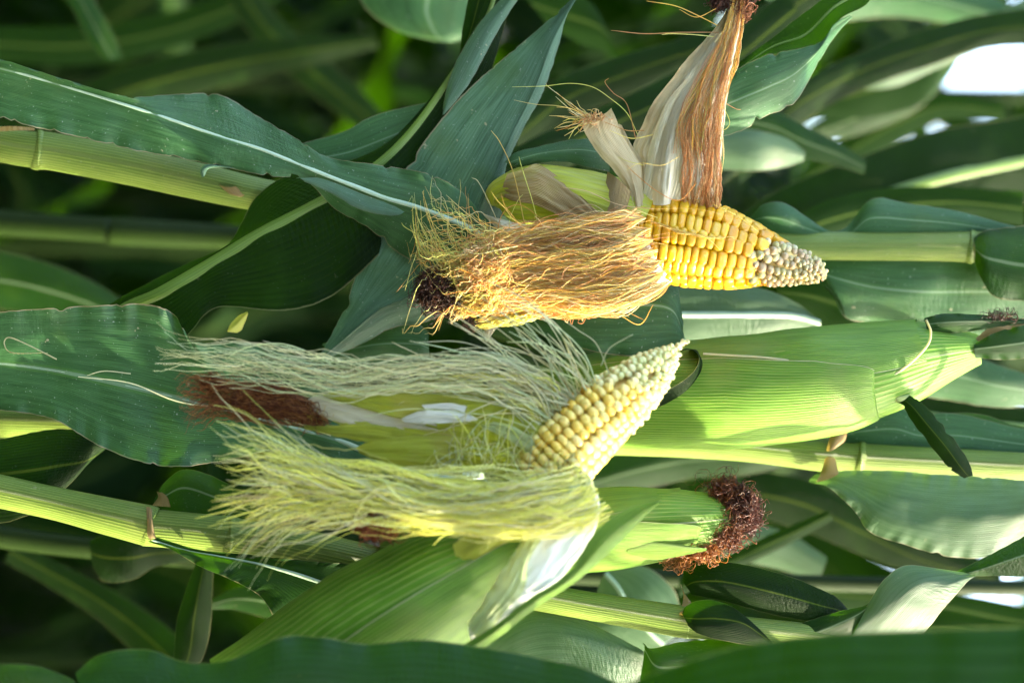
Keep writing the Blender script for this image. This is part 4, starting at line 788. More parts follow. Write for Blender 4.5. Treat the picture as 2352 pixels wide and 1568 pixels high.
leaf('leaf', D, [[C(1475, 1478, 0), C(1480, 1490, -5), C(1470, 1560, 0)], [C(1500, 1488, -5), C(1510, 1530, -30), C(1500, 1600, -10)], [C(1560, 1474, -5), C(1580, 1530, -30), C(1570, 1620, -10)], [C(1650, 1468, 0), C(1680, 1530, -30), C(1690, 1640, -10)], [C(1800, 1480, 0), C(1820, 1550, -30), C(1840, 1650, -10)]], M_GREEN, n=8, m=14)
leaf('leaf', D, [[C(1090, 1500, 40), C(1120, 1540, 40), C(1140, 1600, 40)], [C(1140, 1440, 40), C(1180, 1500, 20), C(1200, 1600, 40)], [C(1215, 1398, 40), C(1260, 1480, 10), C(1290, 1600, 40)], [C(1310, 1412, 40), C(1350, 1490, 5), C(1370, 1600, 40)], [C(1400, 1452, 40), C(1420, 1510, 15), C(1430, 1600, 40)], [C(1470, 1490, 40), C(1475, 1520, 30), C(1475, 1560, 40)], [C(1486, 1505, 45), C(1486, 1515, 40), C(1484, 1525, 45)]], M_SILVER_SUNLIT, n=8, m=20, ripple=5, label='puckered pale leaf behind the young ear')
E = ear_root(D, None)
YT = [C(0.687, 0.610, 0.267), C(0.654, 0.610, 0.255), C(0.702, 0.640, 0.316), C(0.687, 0.565, 0.243), C(0.624, 0.610, 0.255)]
YT_ = [C(.82, .74, .38), C(.78, .74, .36), C(.84, .78, .48), C(.82, .66, .34), C(.74, .72, .34)]
cob(E, [(1235, 1105, -250, 80), (1280, 1055, -258, 90), (1330, 1003, -262, 88), (1385, 950, -262, 82), (1430, 915, -260, 74), (1475, 875, -255, 60), (1515, 838, -250, 42), (1540, 812, -246, 24), (1556, 797, -243, 11), (1570, 786, -240, 5), (1580, 780, -238, 1.5)],
    18, lambda f: np.interp(f, [0, .4, .7], [21, 21, 18]), 24, lambda f, th: f - (.60 + .09 * math.sin(th * 2 + .8)), YEL2, YT, twist=12, seed=9, sq=(2.3, 2.1), gap=1.07, jit=.10, tipsize=.92)
b2 = [(560, 1640, -250, 150), (700, 1555, -262, 158), (820, 1470, -270, 158), (960, 1385, -275, 152), (1080, 1318, -275, 132), (1180, 1262, -270, 108), (1270, 1205, -265, 88), (1330, 1150, -262, 62)]
sweep('husk', E, b2, M_HUSKG, n=8, m=56, bumps=6, label='thick green husk base')
sweep('husk', E, [(a, b, c, r + 5) for a, b, c, r in b2[:6]], M_HUSKG, n=8, m=44, t0=lambda s: -2 - 10 * s, t1=lambda s: 140, bumps=5, label='darker overlapping outer husk')
leaf('husk', E, [[C(1040, 1250, -392), C(1050, 1290, -400), C(1062, 1330, -398)], [C(1075, 1225, -392), C(1090, 1265, -402), C(1110, 1290, -400)], [C(1130, 1212, -380), C(1135, 1240, -392), C(1150, 1262, -390)], [C(1170, 1205, -368), C(1172, 1222, -374), C(1176, 1240, -374)]], M_HUSKY, crinkle=7, n=6, m=10)
leaf('husk', E, [[C(1076, 1440, -420), C(1078, 1455, -425), C(1082, 1472, -420)], [C(1108, 1395, -420), C(1118, 1420, -432), C(1136, 1440, -422)], [C(1140, 1335, -412), C(1165, 1372, -432), C(1196, 1396, -418)], [C(1180, 1278, -400), C(1225, 1318, -428), C(1270, 1345, -408)], [C(1215, 1225, -380), C(1270, 1262, -412), C(1325, 1285, -388)], [C(1270, 1185, -362), C(1320, 1210, -386), C(1364, 1225, -362)], [C(1330, 1150, -345), C(1355, 1165, -360), C(1378, 1172, -345)], [C(1350, 1125, -330), C(1362, 1130, -338), C(1374, 1135, -330)]], M_HUSKWW, crinkle=7, n=8, m=26, ripple=3, label='white inner husk under the silk')
leaf('husk', E, [[C(1074, 1430, -426), C(1086, 1452, -432), C(1102, 1474, -428)], [C(1102, 1392, -428), C(1128, 1402, -442), C(1156, 1410, -434)], [C(1140, 1334, -424), C(1172, 1345, -442), C(1204, 1352, -434)], [C(1174, 1278, -414), C(1196, 1286, -434), C(1214, 1292, -428)], [C(1204, 1228, -398), C(1222, 1234, -416), C(1242, 1238, -412)]], M_HUSKP, crinkle=9, n=10, m=18, ripple=6, rfreq=.05, edge_n=3, label='pale green torn husk flap beside the white one')
leaf('husk', E, [[C(860, 1560, -430), C(885, 1580, -440), C(900, 1610, -420)], [C(1078, 1472, -436), C(1090, 1482, -444), C(1104, 1492, -430)], [C(1212, 1376, -432), C(1222, 1386, -442), C(1234, 1394, -428)], [C(1302, 1316, -418), C(1314, 1326, -428), C(1330, 1330, -412)], [C(1368, 1222, -398), C(1392, 1240, -408), C(1418, 1250, -392)], [C(1440, 1168, -378), C(1460, 1185, -386), C(1476, 1190, -376)], [C(1512, 1150, -362), C(1514, 1152, -363), C(1516, 1154, -362)]], M_HUSKG, n=8, m=16, fold=.5, label='long pointed green outer husk')
# turned-back upper husks with their own point, yellow green
sweep('husk', E, [(762, 950, -215, 14), (830, 958, -220, 36), (920, 975, -225, 52), (1020, 995, -225, 62), (1130, 1020, -225, 66), (1240, 1060, -230, 66)], M_HUSKY, n=8, m=36, bumps=8)
leaf('husk', E, [[C(740, 906, -262), C(742, 909, -264), C(745, 912, -262)], [C(810, 893, -268), C(820, 915, -280), C(835, 938, -276)], [C(900, 892, -272), C(910, 925, -292), C(920, 962, -288)], [C(1000, 888, -275), C(1000, 932, -300), C(1000, 972, -298)], [C(1090, 884, -275), C(1090, 935, -305), C(1085, 975, -300)], [C(1180, 896, -275), C(1180, 955, -305), C(1170, 1000, -296)], [C(1235, 930, -280), C(1235, 990, -305), C(1225, 1045, -292)], [C(1262, 970, -285), C(1258, 1020, -305), C(1250, 1070, -290)]], M_HUSKY, crinkle=7, n=8, m=28, ripple=4, label='yellow green upper husk turned back')
leaf('husk', E, [[C(920, 962, -296), C(925, 966, -300), C(930, 970, -300)], [C(960, 945, -306), C(985, 958, -314), C(1000, 972, -308)], [C(1020, 940, -312), C(1050, 958, -320), C(1070, 968, -314)], [C(1075, 950, -312), C(1090, 958, -316), C(1098, 964, -312)]], M_HUSKWW, crinkle=7, n=8, m=12, ripple=3)
leaf('husk', E, [[C(968, 930, -310), C(972, 934, -312), C(976, 938, -310)], [C(1030, 925, -314), C(1034, 932, -316), C(1036, 940, -314)], [C(1072, 932, -314), C(1070, 940, -315), C(1066, 948, -314)]], M_HUSKWW, crinkle=7, n=6, m=8)
leaf('husk', E, [[C(1100, 968, -300), C(1105, 974, -304), C(1108, 982, -302)], [C(1160, 972, -308), C(1165, 990, -312), C(1162, 1006, -306)], [C(1215, 1000, -312), C(1220, 1022, -316), C(1212, 1042, -308)], [C(1250, 1040, -308), C(1250, 1058, -310), C(1246, 1070, -304)]], M_HUSKP, crinkle=7, n=8, m=12)
leaf('husk', E, [[C(692, 926, -240), C(693, 928, -242), C(696, 932, -240)], [C(735, 908, -250), C(745, 932, -258), C(752, 962, -248)], [C(830, 925, -262), C(840, 950, -272), C(850, 985, -262)], [C(930, 950, -275), C(935, 970, -280), C(940, 1000, -270)], [C(1000, 965, -280), C(1005, 985, -284), C(1008, 1005, -278)]], M_HUSKW, crinkle=7, n=8, m=16, ripple=4, label='papery pale husk tip')
leaf('husk', E, [[C(695, 975, -246), C(698, 980, -248), C(700, 984, -246)], [C(745, 978, -256), C(755, 988, -262), C(765, 1000, -256)], [C(840, 968, -268), C(848, 992, -276), C(855, 1018, -266)], [C(930, 985, -278), C(935, 1005, -284), C(940, 1025, -276)]], M_HUSKY, crinkle=7, n=8, m=14, ripple=5, rfreq=.06, edge_n=3)
leaf('husk', E, [[C(818, 1028, -262), C(822, 1034, -266), C(826, 1040, -262)], [C(858, 1010, -274), C(868, 1038, -284), C(878, 1062, -272)], [C(950, 1000, -285), C(955, 1038, -298), C(958, 1078, -284)], [C(1060, 1000, -290), C(1062, 1045, -304), C(1062, 1090, -288)]], M_HUSKY, crinkle=7, n=8, m=18, ripple=3)
leaf('husk', E, [[C(1292, 1140, -330), C(1300, 1160, -345), C(1312, 1185, -345)], [C(1312, 1110, -340), C(1330, 1130, -358), C(1350, 1165, -352)], [C(1322, 1085, -342), C(1345, 1105, -356), C(1368, 1135, -345)], [C(1310, 1065, -338), C(1335, 1075, -348), C(1360, 1100, -340)]], M_HUSKP, crinkle=7, n=8, m=14)
MINT = [C(0.668, 0.727, 0.394), C(0.745, 0.762, 0.449), C(0.630, 0.708, 0.431), C(0.802, 0.781, 0.505), C(0.726, 0.671, 0.374)]
MINT_ = [C(.52, .62, .28), C(.60, .66, .30), C(.46, .60, .32), C(.66, .68, .36), C(.56, .54, .24)]
LIM2 = [C(0.854, 0.867, 0.198), C(0.891, 0.895, 0.306), C(0.816, 0.848, 0.180), C(0.900, 0.886, 0.414), C(0.854, 0.810, 0.234)]
LIM3 = [C(.84, .84, .26), C(.90, .88, .36), C(.78, .80, .24), C(.92, .88, .48), C(.84, .78, .30)]
LIM2_ = [C(.64, .64, .16), C(.70, .68, .22), C(.56, .60, .14), C(.74, .70, .30), C(.60, .54, .18)]
g = []
# upper fringe
g.append((silk_paths([(1300, 955, -300, 40, 20), (1230, 905, -310, 42, 20), (1140, 872, -312, 38, 22), (1030, 862, -310, 32, 22), (920, 864, -305, 30, 22), (800, 872, -295, 30, 22), (680, 855, -285, 36, 22), (560, 830, -275, 42, 22), (430, 812, -270, 46, 22), (330, 795, -265, 50, 22)], 150, (0, .3), (.2, .98), 8, .55, 36, per=3), 1.15, MINT))
g.append((silk_paths([(1275, 950, -305, 56, 16), (1220, 920, -312, 50, 20), (1120, 886, -316, 30, 22), (1000, 876, -310, 20, 20), (880, 876, -305, 14, 20)], 44, (0, .2), (.3, .98), 6, .4, 30), 1.0, LIM2))
for i in range(95):                       # loose arcs above the cob
    x0 = R.uniform(1225, 1370); y0 = 985 - (x0 - 1225) * .72 + R.uniform(-8, 12); an = math.radians(R.uniform(100, 168)); L_ = R.uniform(120, 420)
    pts = [C(x0, y0, -300 + R.uniform(-15, 15))]
    for j in range(4): pts.append(pts[-1] + C(math.cos(an) * L_ / 4, -math.sin(an) * L_ / 4 * .8, R.uniform(-12, 12))); an += R.uniform(-.05, .42) * (1 if L_ > 200 else .6)
    g.append((fly(pts)[None], 1.6, MINT))
for s_ in ([(1345, 880, -300), (1310, 850, -300), (1230, 800, -300), (1190, 760, -300)], [(1400, 860, -300), (1370, 790, -300), (1330, 760, -300), (1295, 735, -300)], [(1380, 840, -290), (1400, 800, -290), (1440, 775, -290), (1455, 768, -290)], [(1330, 900, -300), (1350, 840, -300), (1290, 770, -300)],
           [(1240, 900, -300), (1130, 870, -300), (1000, 830, -300), (930, 800, -300), (900, 785, -300)], [(1180, 890, -300), (1050, 860, -300), (930, 835, -300), (845, 820, -300)], [(1150, 895, -300), (1010, 870, -300), (900, 850, -300), (860, 835, -300)],
           [(820, 880, -290), (750, 830, -285), (650, 790, -280), (560, 800, -280), (520, 825, -280)], [(300, 858, -45), (240, 852, -45), (200, 862, -45)], [(760, 1000, -50), (600, 945, -45), (420, 925, -45), (300, 880, -45), (180, 865, -42)],
           [(130, 825, -46), (60, 790, -44), (20, 775, -42), (10, 790, -42), (30, 810, -42), (110, 810, -44)]):
    g.append((fly(s_)[None], 1.6, MINT))
silk('silk', E, g, label='pale mint silk fanning over the upper husk')
g = []
st = [(1374, 1120, -350, 56, 8), (1325, 1150, -395, 56, 16), (1230, 1168, -428, 52, 24), (1120, 1178, -435, 42, 28), (1000, 1175, -430, 32, 30), (880, 1160, -420, 36, 32), (780, 1138, -405, 50, 34), (680, 1125, -390, 72, 34), (590, 1120, -380, 100, 34), (490, 1125, -370, 130, 34)]
g.append((silk_paths(st, 300, (0, .2), (.2, .98), 8, .42, 40, flare=1.2, per=4), .85, LIM2))
g.append((silk_paths(st, 130, (0, .3), (.8, 1), 7, .35, 34, flare=1.2, per=2), 1.2, LIM2 + MINT))
g.append((silk_paths([(1350, 1090, -360, 40, 15), (1280, 1110, -395, 40, 20), (1180, 1120, -410, 36, 24), (1060, 1120, -415, 34, 26), (940, 1112, -410, 36, 28), (840, 1095, -400, 40, 28), (740, 1080, -390, 40, 28), (640, 1060, -380, 40, 28), (560, 1040, -370, 40, 28)], 150, (0, .4), (.5, 1), 6, .35, 34, per=5), 1.05, LIM2))
g.append((tuft_paths((1290, 1080, -345), (60, 45, 25), 34, 20, 8, .5), .9, MINT + LIM2))
g.append((tuft_paths((1100, 1060, -330), (100, 40, 20), 26, 20, 9, .35), .9, MINT + LIM2))
for i in range(46):
    x0 = R.uniform(1000, 1250); y0 = R.uniform(1040, 1090); an = math.radians(R.uniform(40, 130)); L_ = R.uniform(50, 130); pts = [C(x0, y0, -330)]
    for j in range(3): pts.append(pts[-1] + C(math.cos(an) * L_ / 3, -math.sin(an) * L_ / 3, R.uniform(-8, 8))); an += R.uniform(-.5, .5)
    g.append((fly(pts)[None], 1.15, MINT + LIM2))
for i in range(44):
    a_ = R.uniform(-1, 1); x0, y0 = 640 + R.uniform(-60, 60), 1125 + a_ * 75; an = math.pi - a_ * -.45 + R.uniform(-.2, .2); L_ = R.uniform(60, 150); pts = [C(x0 + 60, y0 - a_ * 20, -385), C(x0, y0, -382)]
    for j in range(3): pts.append(pts[-1] + C(math.cos(an) * L_ / 3, -math.sin(an) * L_ / 3, R.uniform(-8, 8))); an += R.uniform(-.35, .35)
    g.append((fly(pts)[None], 1.3, LIM2 + [C(.62, .5, .28)]))
for i in range(70):
    x0, y0 = R.uniform(620, 1330), R.uniform(1095, 1200); up = R.random() < .55; an = math.pi + (-1 if up else 1) * R.uniform(.15, .8); L_ = R.uniform(60, 190); pts = [C(x0, y0, -440 + R.uniform(-10, 10))]
    for j in range(4): pts.append(pts[-1] + C(math.cos(an) * L_ / 4, -math.sin(an) * L_ / 4 * .7, R.uniform(-6, 6))); an += R.uniform(-.45, .45)
    g.append((fly(pts)[None], 1.15, LIM2 + MINT))
silk('silk', E, g, label='thick lime green silk tail')
RUSTY = [C(0.300, 0.090, 0.022), C(0.375, 0.135, 0.038), C(0.210, 0.060, 0.019), C(0.435, 0.180, 0.053), C(0.150, 0.041, 0.015)]
silk('dried_silk', E, [(silk_paths([(745, 962, -245, 14, 8), (700, 945, -245, 26, 14), (640, 928, -242, 34, 18), (570, 920, -238, 38, 20), (500, 912, -232, 36, 20), (440, 915, -226, 46, 18), (400, 920, -222, 50, 16)], 420, (0, .35), (.35, .97), 5, .45, 44, per=3, flare=.6, pull=.4), .75, RUSTY),
    (tuft_paths((600, 922, -238), (100, 26, 18), 170, 18, 6, .9), .7, RUSTY), (tuft_paths((490, 880, -228), (30, 17, 12), 130, 16, 5, .9), .75, RUSTY), (tuft_paths((720, 958, -242), (36, 24, 14), 110, 16, 6, .9), .7, RUSTY + [C(.6, .45, .08)])], label='limp rust red dried silk at the husk tips')
silk('dried_silk', E, [(tuft_paths((868, 1198, -395), (46, 32, 20), 300, 16, 7, .7), 1.0, [C(.30, .07, .03), C(.38, .12, .04), C(.2, .05, .03)])], label='small red brown silk tuft under the lime silk')

# ================= plant E: leaves crossing from the upper edge
F_ = empty('maize_plant', (-.26, .02, 0), 'maize plant rooted beyond the upper edge with broad glaucous leaves crossing behind the peeled ears', 'maize plant', 'maize plants in the sharp zone')
sweep('stalk', F_, stalk_down(-300, -520, 100, 46, -.26, .02) + [(-300, -520, 100, 46), (600, -510, 100, 44), (1700, -500, 110, 42), (2800, -480, 120, 36), (4000, -460, 130, 26), (5300, -440, 140, 12)], M_STALK, n=6, m=26)
leaf('leaf', F_, [
    [C(1560, -480, 110), C(1580, -470, 105), C(1590, -440, 115)], [C(1400, -170, 110), C(1440, -150, 105), C(1440, -140, 118)], [C(1340, -40, 105), C(1372, -60, 98), C(1370, -30, 115)], [C(1300, 10, 100), C(1322, 0, 88), C(1310, 15, 110)], [C(1210, 90, 95), C(1272, 90, 65), C(1282, 110, 98)], [C(1120, 165, 92), C(1228, 205, 60), C(1246, 215, 98)],
    [C(1050, 232, 90), C(1180, 300, 60), C(1200, 300, 100)], [C(982, 315, 90), C(1140, 390, 62), C(1160, 395, 108)], [C(930, 390, 92), C(1105, 465, 70), C(1150, 500, 115)], [C(880, 460, 96), C(1075, 550, 85), C(1120, 600, 125)], [C(848, 528, 98), C(1020, 620, 92), C(1050, 700, 125)], [C(822, 610, 96), C(940, 680, 85), C(975, 740, 118)], [C(798, 690, 94), C(870, 712, 75), C(905, 752, 98)], [C(756, 778, 92), C(795, 775, 80), C(830, 790, 90)], [C(722, 834, 90), C(724, 835, 88), C(727, 834, 90)]],
    M_BLUE2, n=16, m=34, fold=.75, ripple=2, edge_n=1.5, rib=(M_BLUE2, (.2, .5)), ribw=5, notch=22, label='broad glaucous leaf folded to a point')
leaf('leaf', F_, [[C(1290, -260, 115), C(1300, -250, 110), C(1310, -240, 115)], [C(1180, -40, 110), C(1205, -38, 95), C(1215, -30, 108)], [C(1149, 0, 108), C(1172, 5, 92), C(1189, 0, 105)], [C(1105, 48, 104), C(1128, 62, 86), C(1145, 70, 102)], [C(1057, 124, 100), C(1084, 140, 82), C(1103, 148, 98)], [C(1031, 183, 98), C(1055, 195, 82), C(1074, 198, 94)], [C(1019, 234, 96), C(1032, 232, 86), C(1044, 236, 92)], [C(1016, 264, 95), C(1018, 264, 94), C(1020, 263, 95)]], M_BLUE2, n=8, m=16, label='narrow glaucous leaf curving to a point beside the top edge')
leaf('leaf', F_, [[C(1085, -80, 190), C(1120, -80, 180), C(1160, -80, 190)], [C(1075, 0, 190), C(1100, 0, 180), C(1140, 0, 190)], [C(1062, 70, 190), C(1080, 75, 182), C(1110, 80, 190)], [C(1056, 122, 190), C(1060, 124, 188), C(1066, 126, 190)]], M_DARK, n=6, m=12)
# forked leaf at the upper right
leaf('leaf', F_, [[C(1650, 185, 130), C(1655, 190, 125), C(1660, 200, 120)], [C(1690, 148, 130), C(1700, 158, 120), C(1712, 160, 100)], [C(1768, 92, 130), C(1775, 108, 118), C(1785, 122, 95)], [C(1828, 44, 132), C(1850, 80, 116), C(1875, 106, 90)], [C(1889, -2, 135), C(1912, 20, 120), C(1930, 44, 95)], [C(1940, -50, 140), C(1970, -20, 130), C(1995, 5, 110)], [C(1990, -110, 150), C(2010, -90, 145), C(2030, -80, 140)]], M_DARK, n=8, m=16, fold=.3, rib=(RIBG[0], (.6, .8)), ribw=5, label='dark underside of the leaf at the upper right')
leaf('leaf', F_, [[C(1600, 230, 75), C(1600, 290, 70), C(1600, 340, 90)], [C(1655, 190, 66), C(1650, 250, 55), C(1655, 316, 85)], [C(1700, 155, 62), C(1705, 225, 45), C(1712, 297, 80)], [C(1760, 127, 60), C(1765, 200, 42), C(1760, 266, 75)], [C(1830, 113, 62), C(1825, 170, 45), C(1824, 237, 75)], [C(1886, 95, 66), C(1880, 118, 55), C(1878, 148, 75)], [C(1918, 52, 74), C(1915, 66, 68), C(1912, 92, 78)], [C(1955, 34, 84), C(1956, 36, 82), C(1957, 40, 86)]], M_BLUE, n=14, m=24, fold=0, ripple=0, edge_n=2.2, notch=10, label='bluish lobe of the leaf at the upper right')

# dark curled leaf ring below the young cob's tip
leaf('leaf', K, [[C(1562, 806, 10), C(1575, 800, 30), C(1585, 802, 60)], [C(1590, 803, 0), C(1598, 806, 20), C(1606, 806, 60)], [C(1606, 822, -10), C(1614, 832, 20), C(1612, 838, 60)], [C(1594, 852, -18), C(1608, 866, 10), C(1600, 880, 50)], [C(1560, 880, -22), C(1580, 902, 5), C(1566, 915, 45)], [C(1518, 900, -22), C(1530, 928, 5), C(1515, 936, 45)], [C(1470, 905, -15), C(1480, 940, 10), C(1470, 945, 45)], [C(1420, 900, 10), C(1420, 940, 30), C(1420, 950, 50)]], M_DARK, n=8, m=14, label='dark curled leaf loop at the young cob tip')
leaf('leaf', K, [[C(1480, 800, 62), C(1480, 860, 66), C(1480, 930, 62)], [C(1540, 806, 62), C(1540, 860, 68), C(1540, 922, 62)], [C(1600, 812, 60), C(1600, 850, 64), C(1596, 884, 60)]], M_DARK, n=6, m=12)
# leaf under the golden silk, between the two ears
leaf('leaf', K, [[C(1160, 715, 70), C(1180, 725, 66), C(1195, 745, 72)], [C(1240, 660, 60), C(1250, 720, 48), C(1270, 778, 66)], [C(1340, 630, 60), C(1350, 710, 42), C(1370, 808, 62)], [C(1450, 630, 62), C(1460, 700, 44), C(1470, 818, 62)], [C(1545, 640, 70), C(1540, 710, 55), C(1555, 800, 68)], [C(1570, 740, 80), C(1570, 765, 74), C(1578, 795, 78)]], M_BLUE, n=8, m=24, fold=.2, ripple=4, label='leaf between the golden ear and the young ear')
leaf('leaf', K, [[C(740, 790, 120), C(760, 810, 115), C(800, 840, 120)], [C(860, 752, 118), C(870, 790, 108), C(890, 850, 118)], [C(950, 742, 118), C(955, 790, 106), C(970, 850, 118)], [C(985, 762, 120), C(985, 800, 115), C(992, 830, 120)]], M_BLUE, n=8, m=14)

leaf('leaf', K, [[C(523, 760, 110), C(526, 762, 108), C(545, 764, 110)], [C(530, 744, 108), C(540, 748, 104), C(556, 756, 108)], [C(548, 726, 106), C(554, 732, 102), C(562, 740, 106)], [C(568, 716, 104), C(569, 718, 103), C(570, 720, 104)]], M_HUSKY, n=6, m=8)


# ------------------------------------------------------------------ plants just behind the sharp zone
def quick(parent, pts, mat, **kw):
    """pts rows: (uA, vA, uB, vB, d) -> a softly cupped leaf"""
    rows = []
    for (ua, va, ub, vb, d) in pts:
        wv = math.hypot(ua - ub, va - vb)
        rows.append([C(ua, va, d), C((ua + ub) / 2, (va + vb) / 2, d - .10 * wv), C(ub, vb, d + .06 * wv)])
    return leaf('leaf', parent, rows, mat, n=6, m=12, **kw)
G1 = empty('maize_plant', (-.075, .27, 0), 'out of focus maize plant behind the ripe ear, its stalk reaching the left edge', 'maize plant', 'maize plants just behind the ears')
sweep('stalk', G1, stalk_down(-300, 490, 1300, 42, -.075, .27) + [(-300, 490, 1300, 36), (0, 512, 1300, 30), (240, 528, 1300, 28), (275, 531, 1300, 32), (620, 548, 1300, 27), (1200, 560, 1250, 25), (2400, 600, 1200, 24), (4200, 640, 1200, 16)], M_STALKD, n=6, m=20)
quick(G1, [(2700, 160, 2700, 420, 1150), (2352, 265, 2352, 470, 1150), (2150, 300, 2170, 520, 1120), (1950, 370, 2000, 560, 1100), (1780, 440, 1840, 590, 1080), (1600, 560, 1620, 620, 1050), (1450, 600, 1460, 610, 1000)], M_DARK, fold=.4, rib=(RIBG[0], (1.0, .8)), ribw=14)
quick(G1, [(2800, -20, 2800, 160, 1300), (2352, 20, 2352, 105, 1300), (2150, 60, 2140, 150, 1280), (1980, 120, 1960, 215, 1250), (1840, 190, 1830, 290, 1200), (1740, 280, 1730, 370, 1150), (1560, 420, 1570, 480, 1050), (1400, 520, 1400, 545, 980)], M_DARK, fold=.3)
quick(G1, [(1905, 150, 1890, 205, 1350), (1960, 140, 1965, 205, 1350), (2040, 130, 2055, 200, 1350), (2160, 100, 2170, 150, 1370), (2400, -30, 2420, 40, 1400)], M_SILVER_SUNLIT)  # sunlit streak: the light is put into the pale colour
quick(G1, [(1600, 300, 1590, 380, 800), (1660, 296, 1660, 390, 800), (1740, 300, 1740, 392, 800), (1810, 320, 1800, 385, 820), (1850, 350, 1845, 370, 830)], M_SILVER_SUNLIT)  # sunlit leaf, its brightness painted by the paler material
quick(G1, [(1100, 420, 1120, 470, 700), (1200, 330, 1230, 420, 720), (1330, 270, 1380, 350, 760), (1500, 190, 1560, 270, 800), (1640, 110, 1700, 190, 840), (1800, -20, 1860, 60, 880)], M_DARK, fold=.3)
quick(G1, [(1180, 300, 1190, 340, 900), (1270, 190, 1320, 270, 950), (1420, 130, 1460, 210, 980), (1560, 90, 1580, 160, 1000), (1720, 30, 1740, 110, 1020), (1900, -80, 1920, 0, 1050)], M_DARK, fold=.3)
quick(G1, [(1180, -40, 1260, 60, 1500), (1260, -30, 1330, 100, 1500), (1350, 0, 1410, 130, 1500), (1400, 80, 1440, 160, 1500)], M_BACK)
quick(G1, [(1720, -40, 1800, 30, 1500), (1800, -60, 1900, 50, 1500), (1950, -80, 2050, 40, 1500), (2100, -60, 2200, 60, 1500), (2300, 0, 2400, 120, 1500)], M_BLUE)
quick(G1, [(1700, 250, 1690, 300, 950), (1780, 255, 1775, 330, 950), (1850, 290, 1840, 360, 950), (1930, 330, 1920, 380, 960), (1990, 370, 1985, 400, 970)], M_GREEN)
quick(G1, [(830, -60, 800, -40, 1000), (820, -20, 1120, -60, 1000), (850, 30, 1110, 30, 1000), (920, 75, 1080, 80, 1000), (1000, 95, 1040, 98, 1000)], M_BLUE)
quick(G1, [(100, -60, 180, -80, 1400), (165, 20, 215, 0, 1400), (200, 90, 260, 80, 1400), (240, 140, 280, 135, 1400)], M_GREEN)
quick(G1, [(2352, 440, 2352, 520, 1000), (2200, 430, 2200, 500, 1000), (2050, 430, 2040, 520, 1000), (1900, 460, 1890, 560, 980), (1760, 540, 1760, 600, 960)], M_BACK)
quick(G1, [(1430, 690, 1430, 760, 420), (1500, 655, 1500, 790, 420), (1600, 645, 1600, 800, 430), (1720, 655, 1720, 790, 440), (1820, 690, 1820, 760, 450), (1885, 738, 1885, 745, 460)], M_SILVER_SUNLIT, rib=(RIB[0], (1, 1)), ribw=7, label='pale sunlit leaf behind the closed ear')  # sunlight on this leaf is partly put into its pale material
quick(G1, [(1780, 640, 1790, 700, 800), (1860, 620, 1860, 740, 800), (1960, 640, 1960, 780, 800), (2060, 680, 2060, 800, 800)], M_BACK)
quick(G1, [(-100, 560, -100, 700, 1100), (60, 590, 60, 720, 1100), (200, 640, 220, 760, 1100), (330, 720, 340, 800, 1100)], M_GREEN)
quick(G1, [(700, 480, 720, 560, 800), (860, 500, 870, 620, 800), (1000, 560, 1000, 700, 800), (1120, 640, 1100, 760, 800), (1250, 740, 1220, 800, 800)], M_DARK, fold=.3)

quick(G1, [(1690, 370, 1700, 420, 1600), (1840, 230, 1850, 285, 1600), (1960, 160, 1985, 270, 1600), (2080, 110, 2120, 235, 1620), (2170, 60, 2190, 110, 1640), (2300, -40, 2320, 10, 1650)], M_BACK, fold=.3)
quick(G1, [(-60, 300, -60, 380, 2200), (140, 210, 160, 300, 2200), (380, 130, 400, 230, 2200), (620, 90, 640, 170, 2200), (860, 80, 870, 110, 2200)], M_DARK, fold=.3)
quick(G1, [(500, -60, 560, -60, 2400), (560, 60, 640, 40, 2400), (660, 170, 740, 130, 2400), (790, 270, 850, 230, 2400), (900, 340, 920, 320, 2400)], M_DARK, fold=.3)
quick(G1, [(-60, 60, -60, 140, 2600), (200, 60, 200, 150, 2600), (420, 20, 430, 100, 2600), (640, -60, 650, 0, 2600)], M_BACK, fold=.3)

quick(G1, [(1830, 400, 1840, 440, 1900), (1930, 320, 1950, 390, 1900), (2040, 250, 2060, 330, 1900), (2160, 215, 2170, 275, 1900), (2300, 235, 2310, 280, 1900)], M_BACK, fold=.3)
quick(G1, [(1850, 300, 1860, 330, 1750), (1950, 240, 1970, 310, 1750), (2060, 170, 2090, 262, 1750), (2140, 120, 2160, 200, 1750), (2200, 60, 2220, 110, 1750)], M_GREEN, fold=.3)

G2 = empty('maize_plant', (.10, .16, 0), 'out of focus maize plant behind the lower ears with sunlit leaves at the right', 'maize plant', 'maize plants just behind the ears')
sweep('stalk', G2, stalk_down(-300, 1180, 760, 34, .10, .16) + [(-300, 1180, 760, 32), (0, 1232, 760, 26), (250, 1262, 760, 24), (700, 1300, 760, 22), (1600, 1330, 800, 20), (2352, 1350, 820, 18), (4000, 1380, 850, 12)], M_STALKD, n=6, m=18)
quick(G2, [(30, 1240, 10, 1290, 1100), (130, 1290, 100, 1340, 1100), (250, 1350, 210, 1410, 1090), (360, 1420, 310, 1500, 1080), (450, 1500, 380, 1580, 1060), (520, 1600, 450, 1660, 1050)], M_DARK, fold=.2)
quick(G2, [(205, 1240, 212, 1300, 500), (250, 1225, 240, 1335, 500), (300, 1230, 300, 1332, 500), (360, 1240, 360, 1300, 520), (440, 1245, 440, 1290, 540)], M_DARK)
quick(G2, [(450, 1290, 490, 1290, 350), (425, 1360, 488, 1350, 340), (405, 1430, 485, 1420, 330), (400, 1500, 470, 1500, 330), (390, 1560, 430, 1570, 340)], M_DARK)
quick(G2, [(480, 1380, 480, 1400, 500), (540, 1350, 540, 1400, 500), (620, 1345, 620, 1420, 500), (720, 1360, 720, 1440, 500)], M_GREEN)
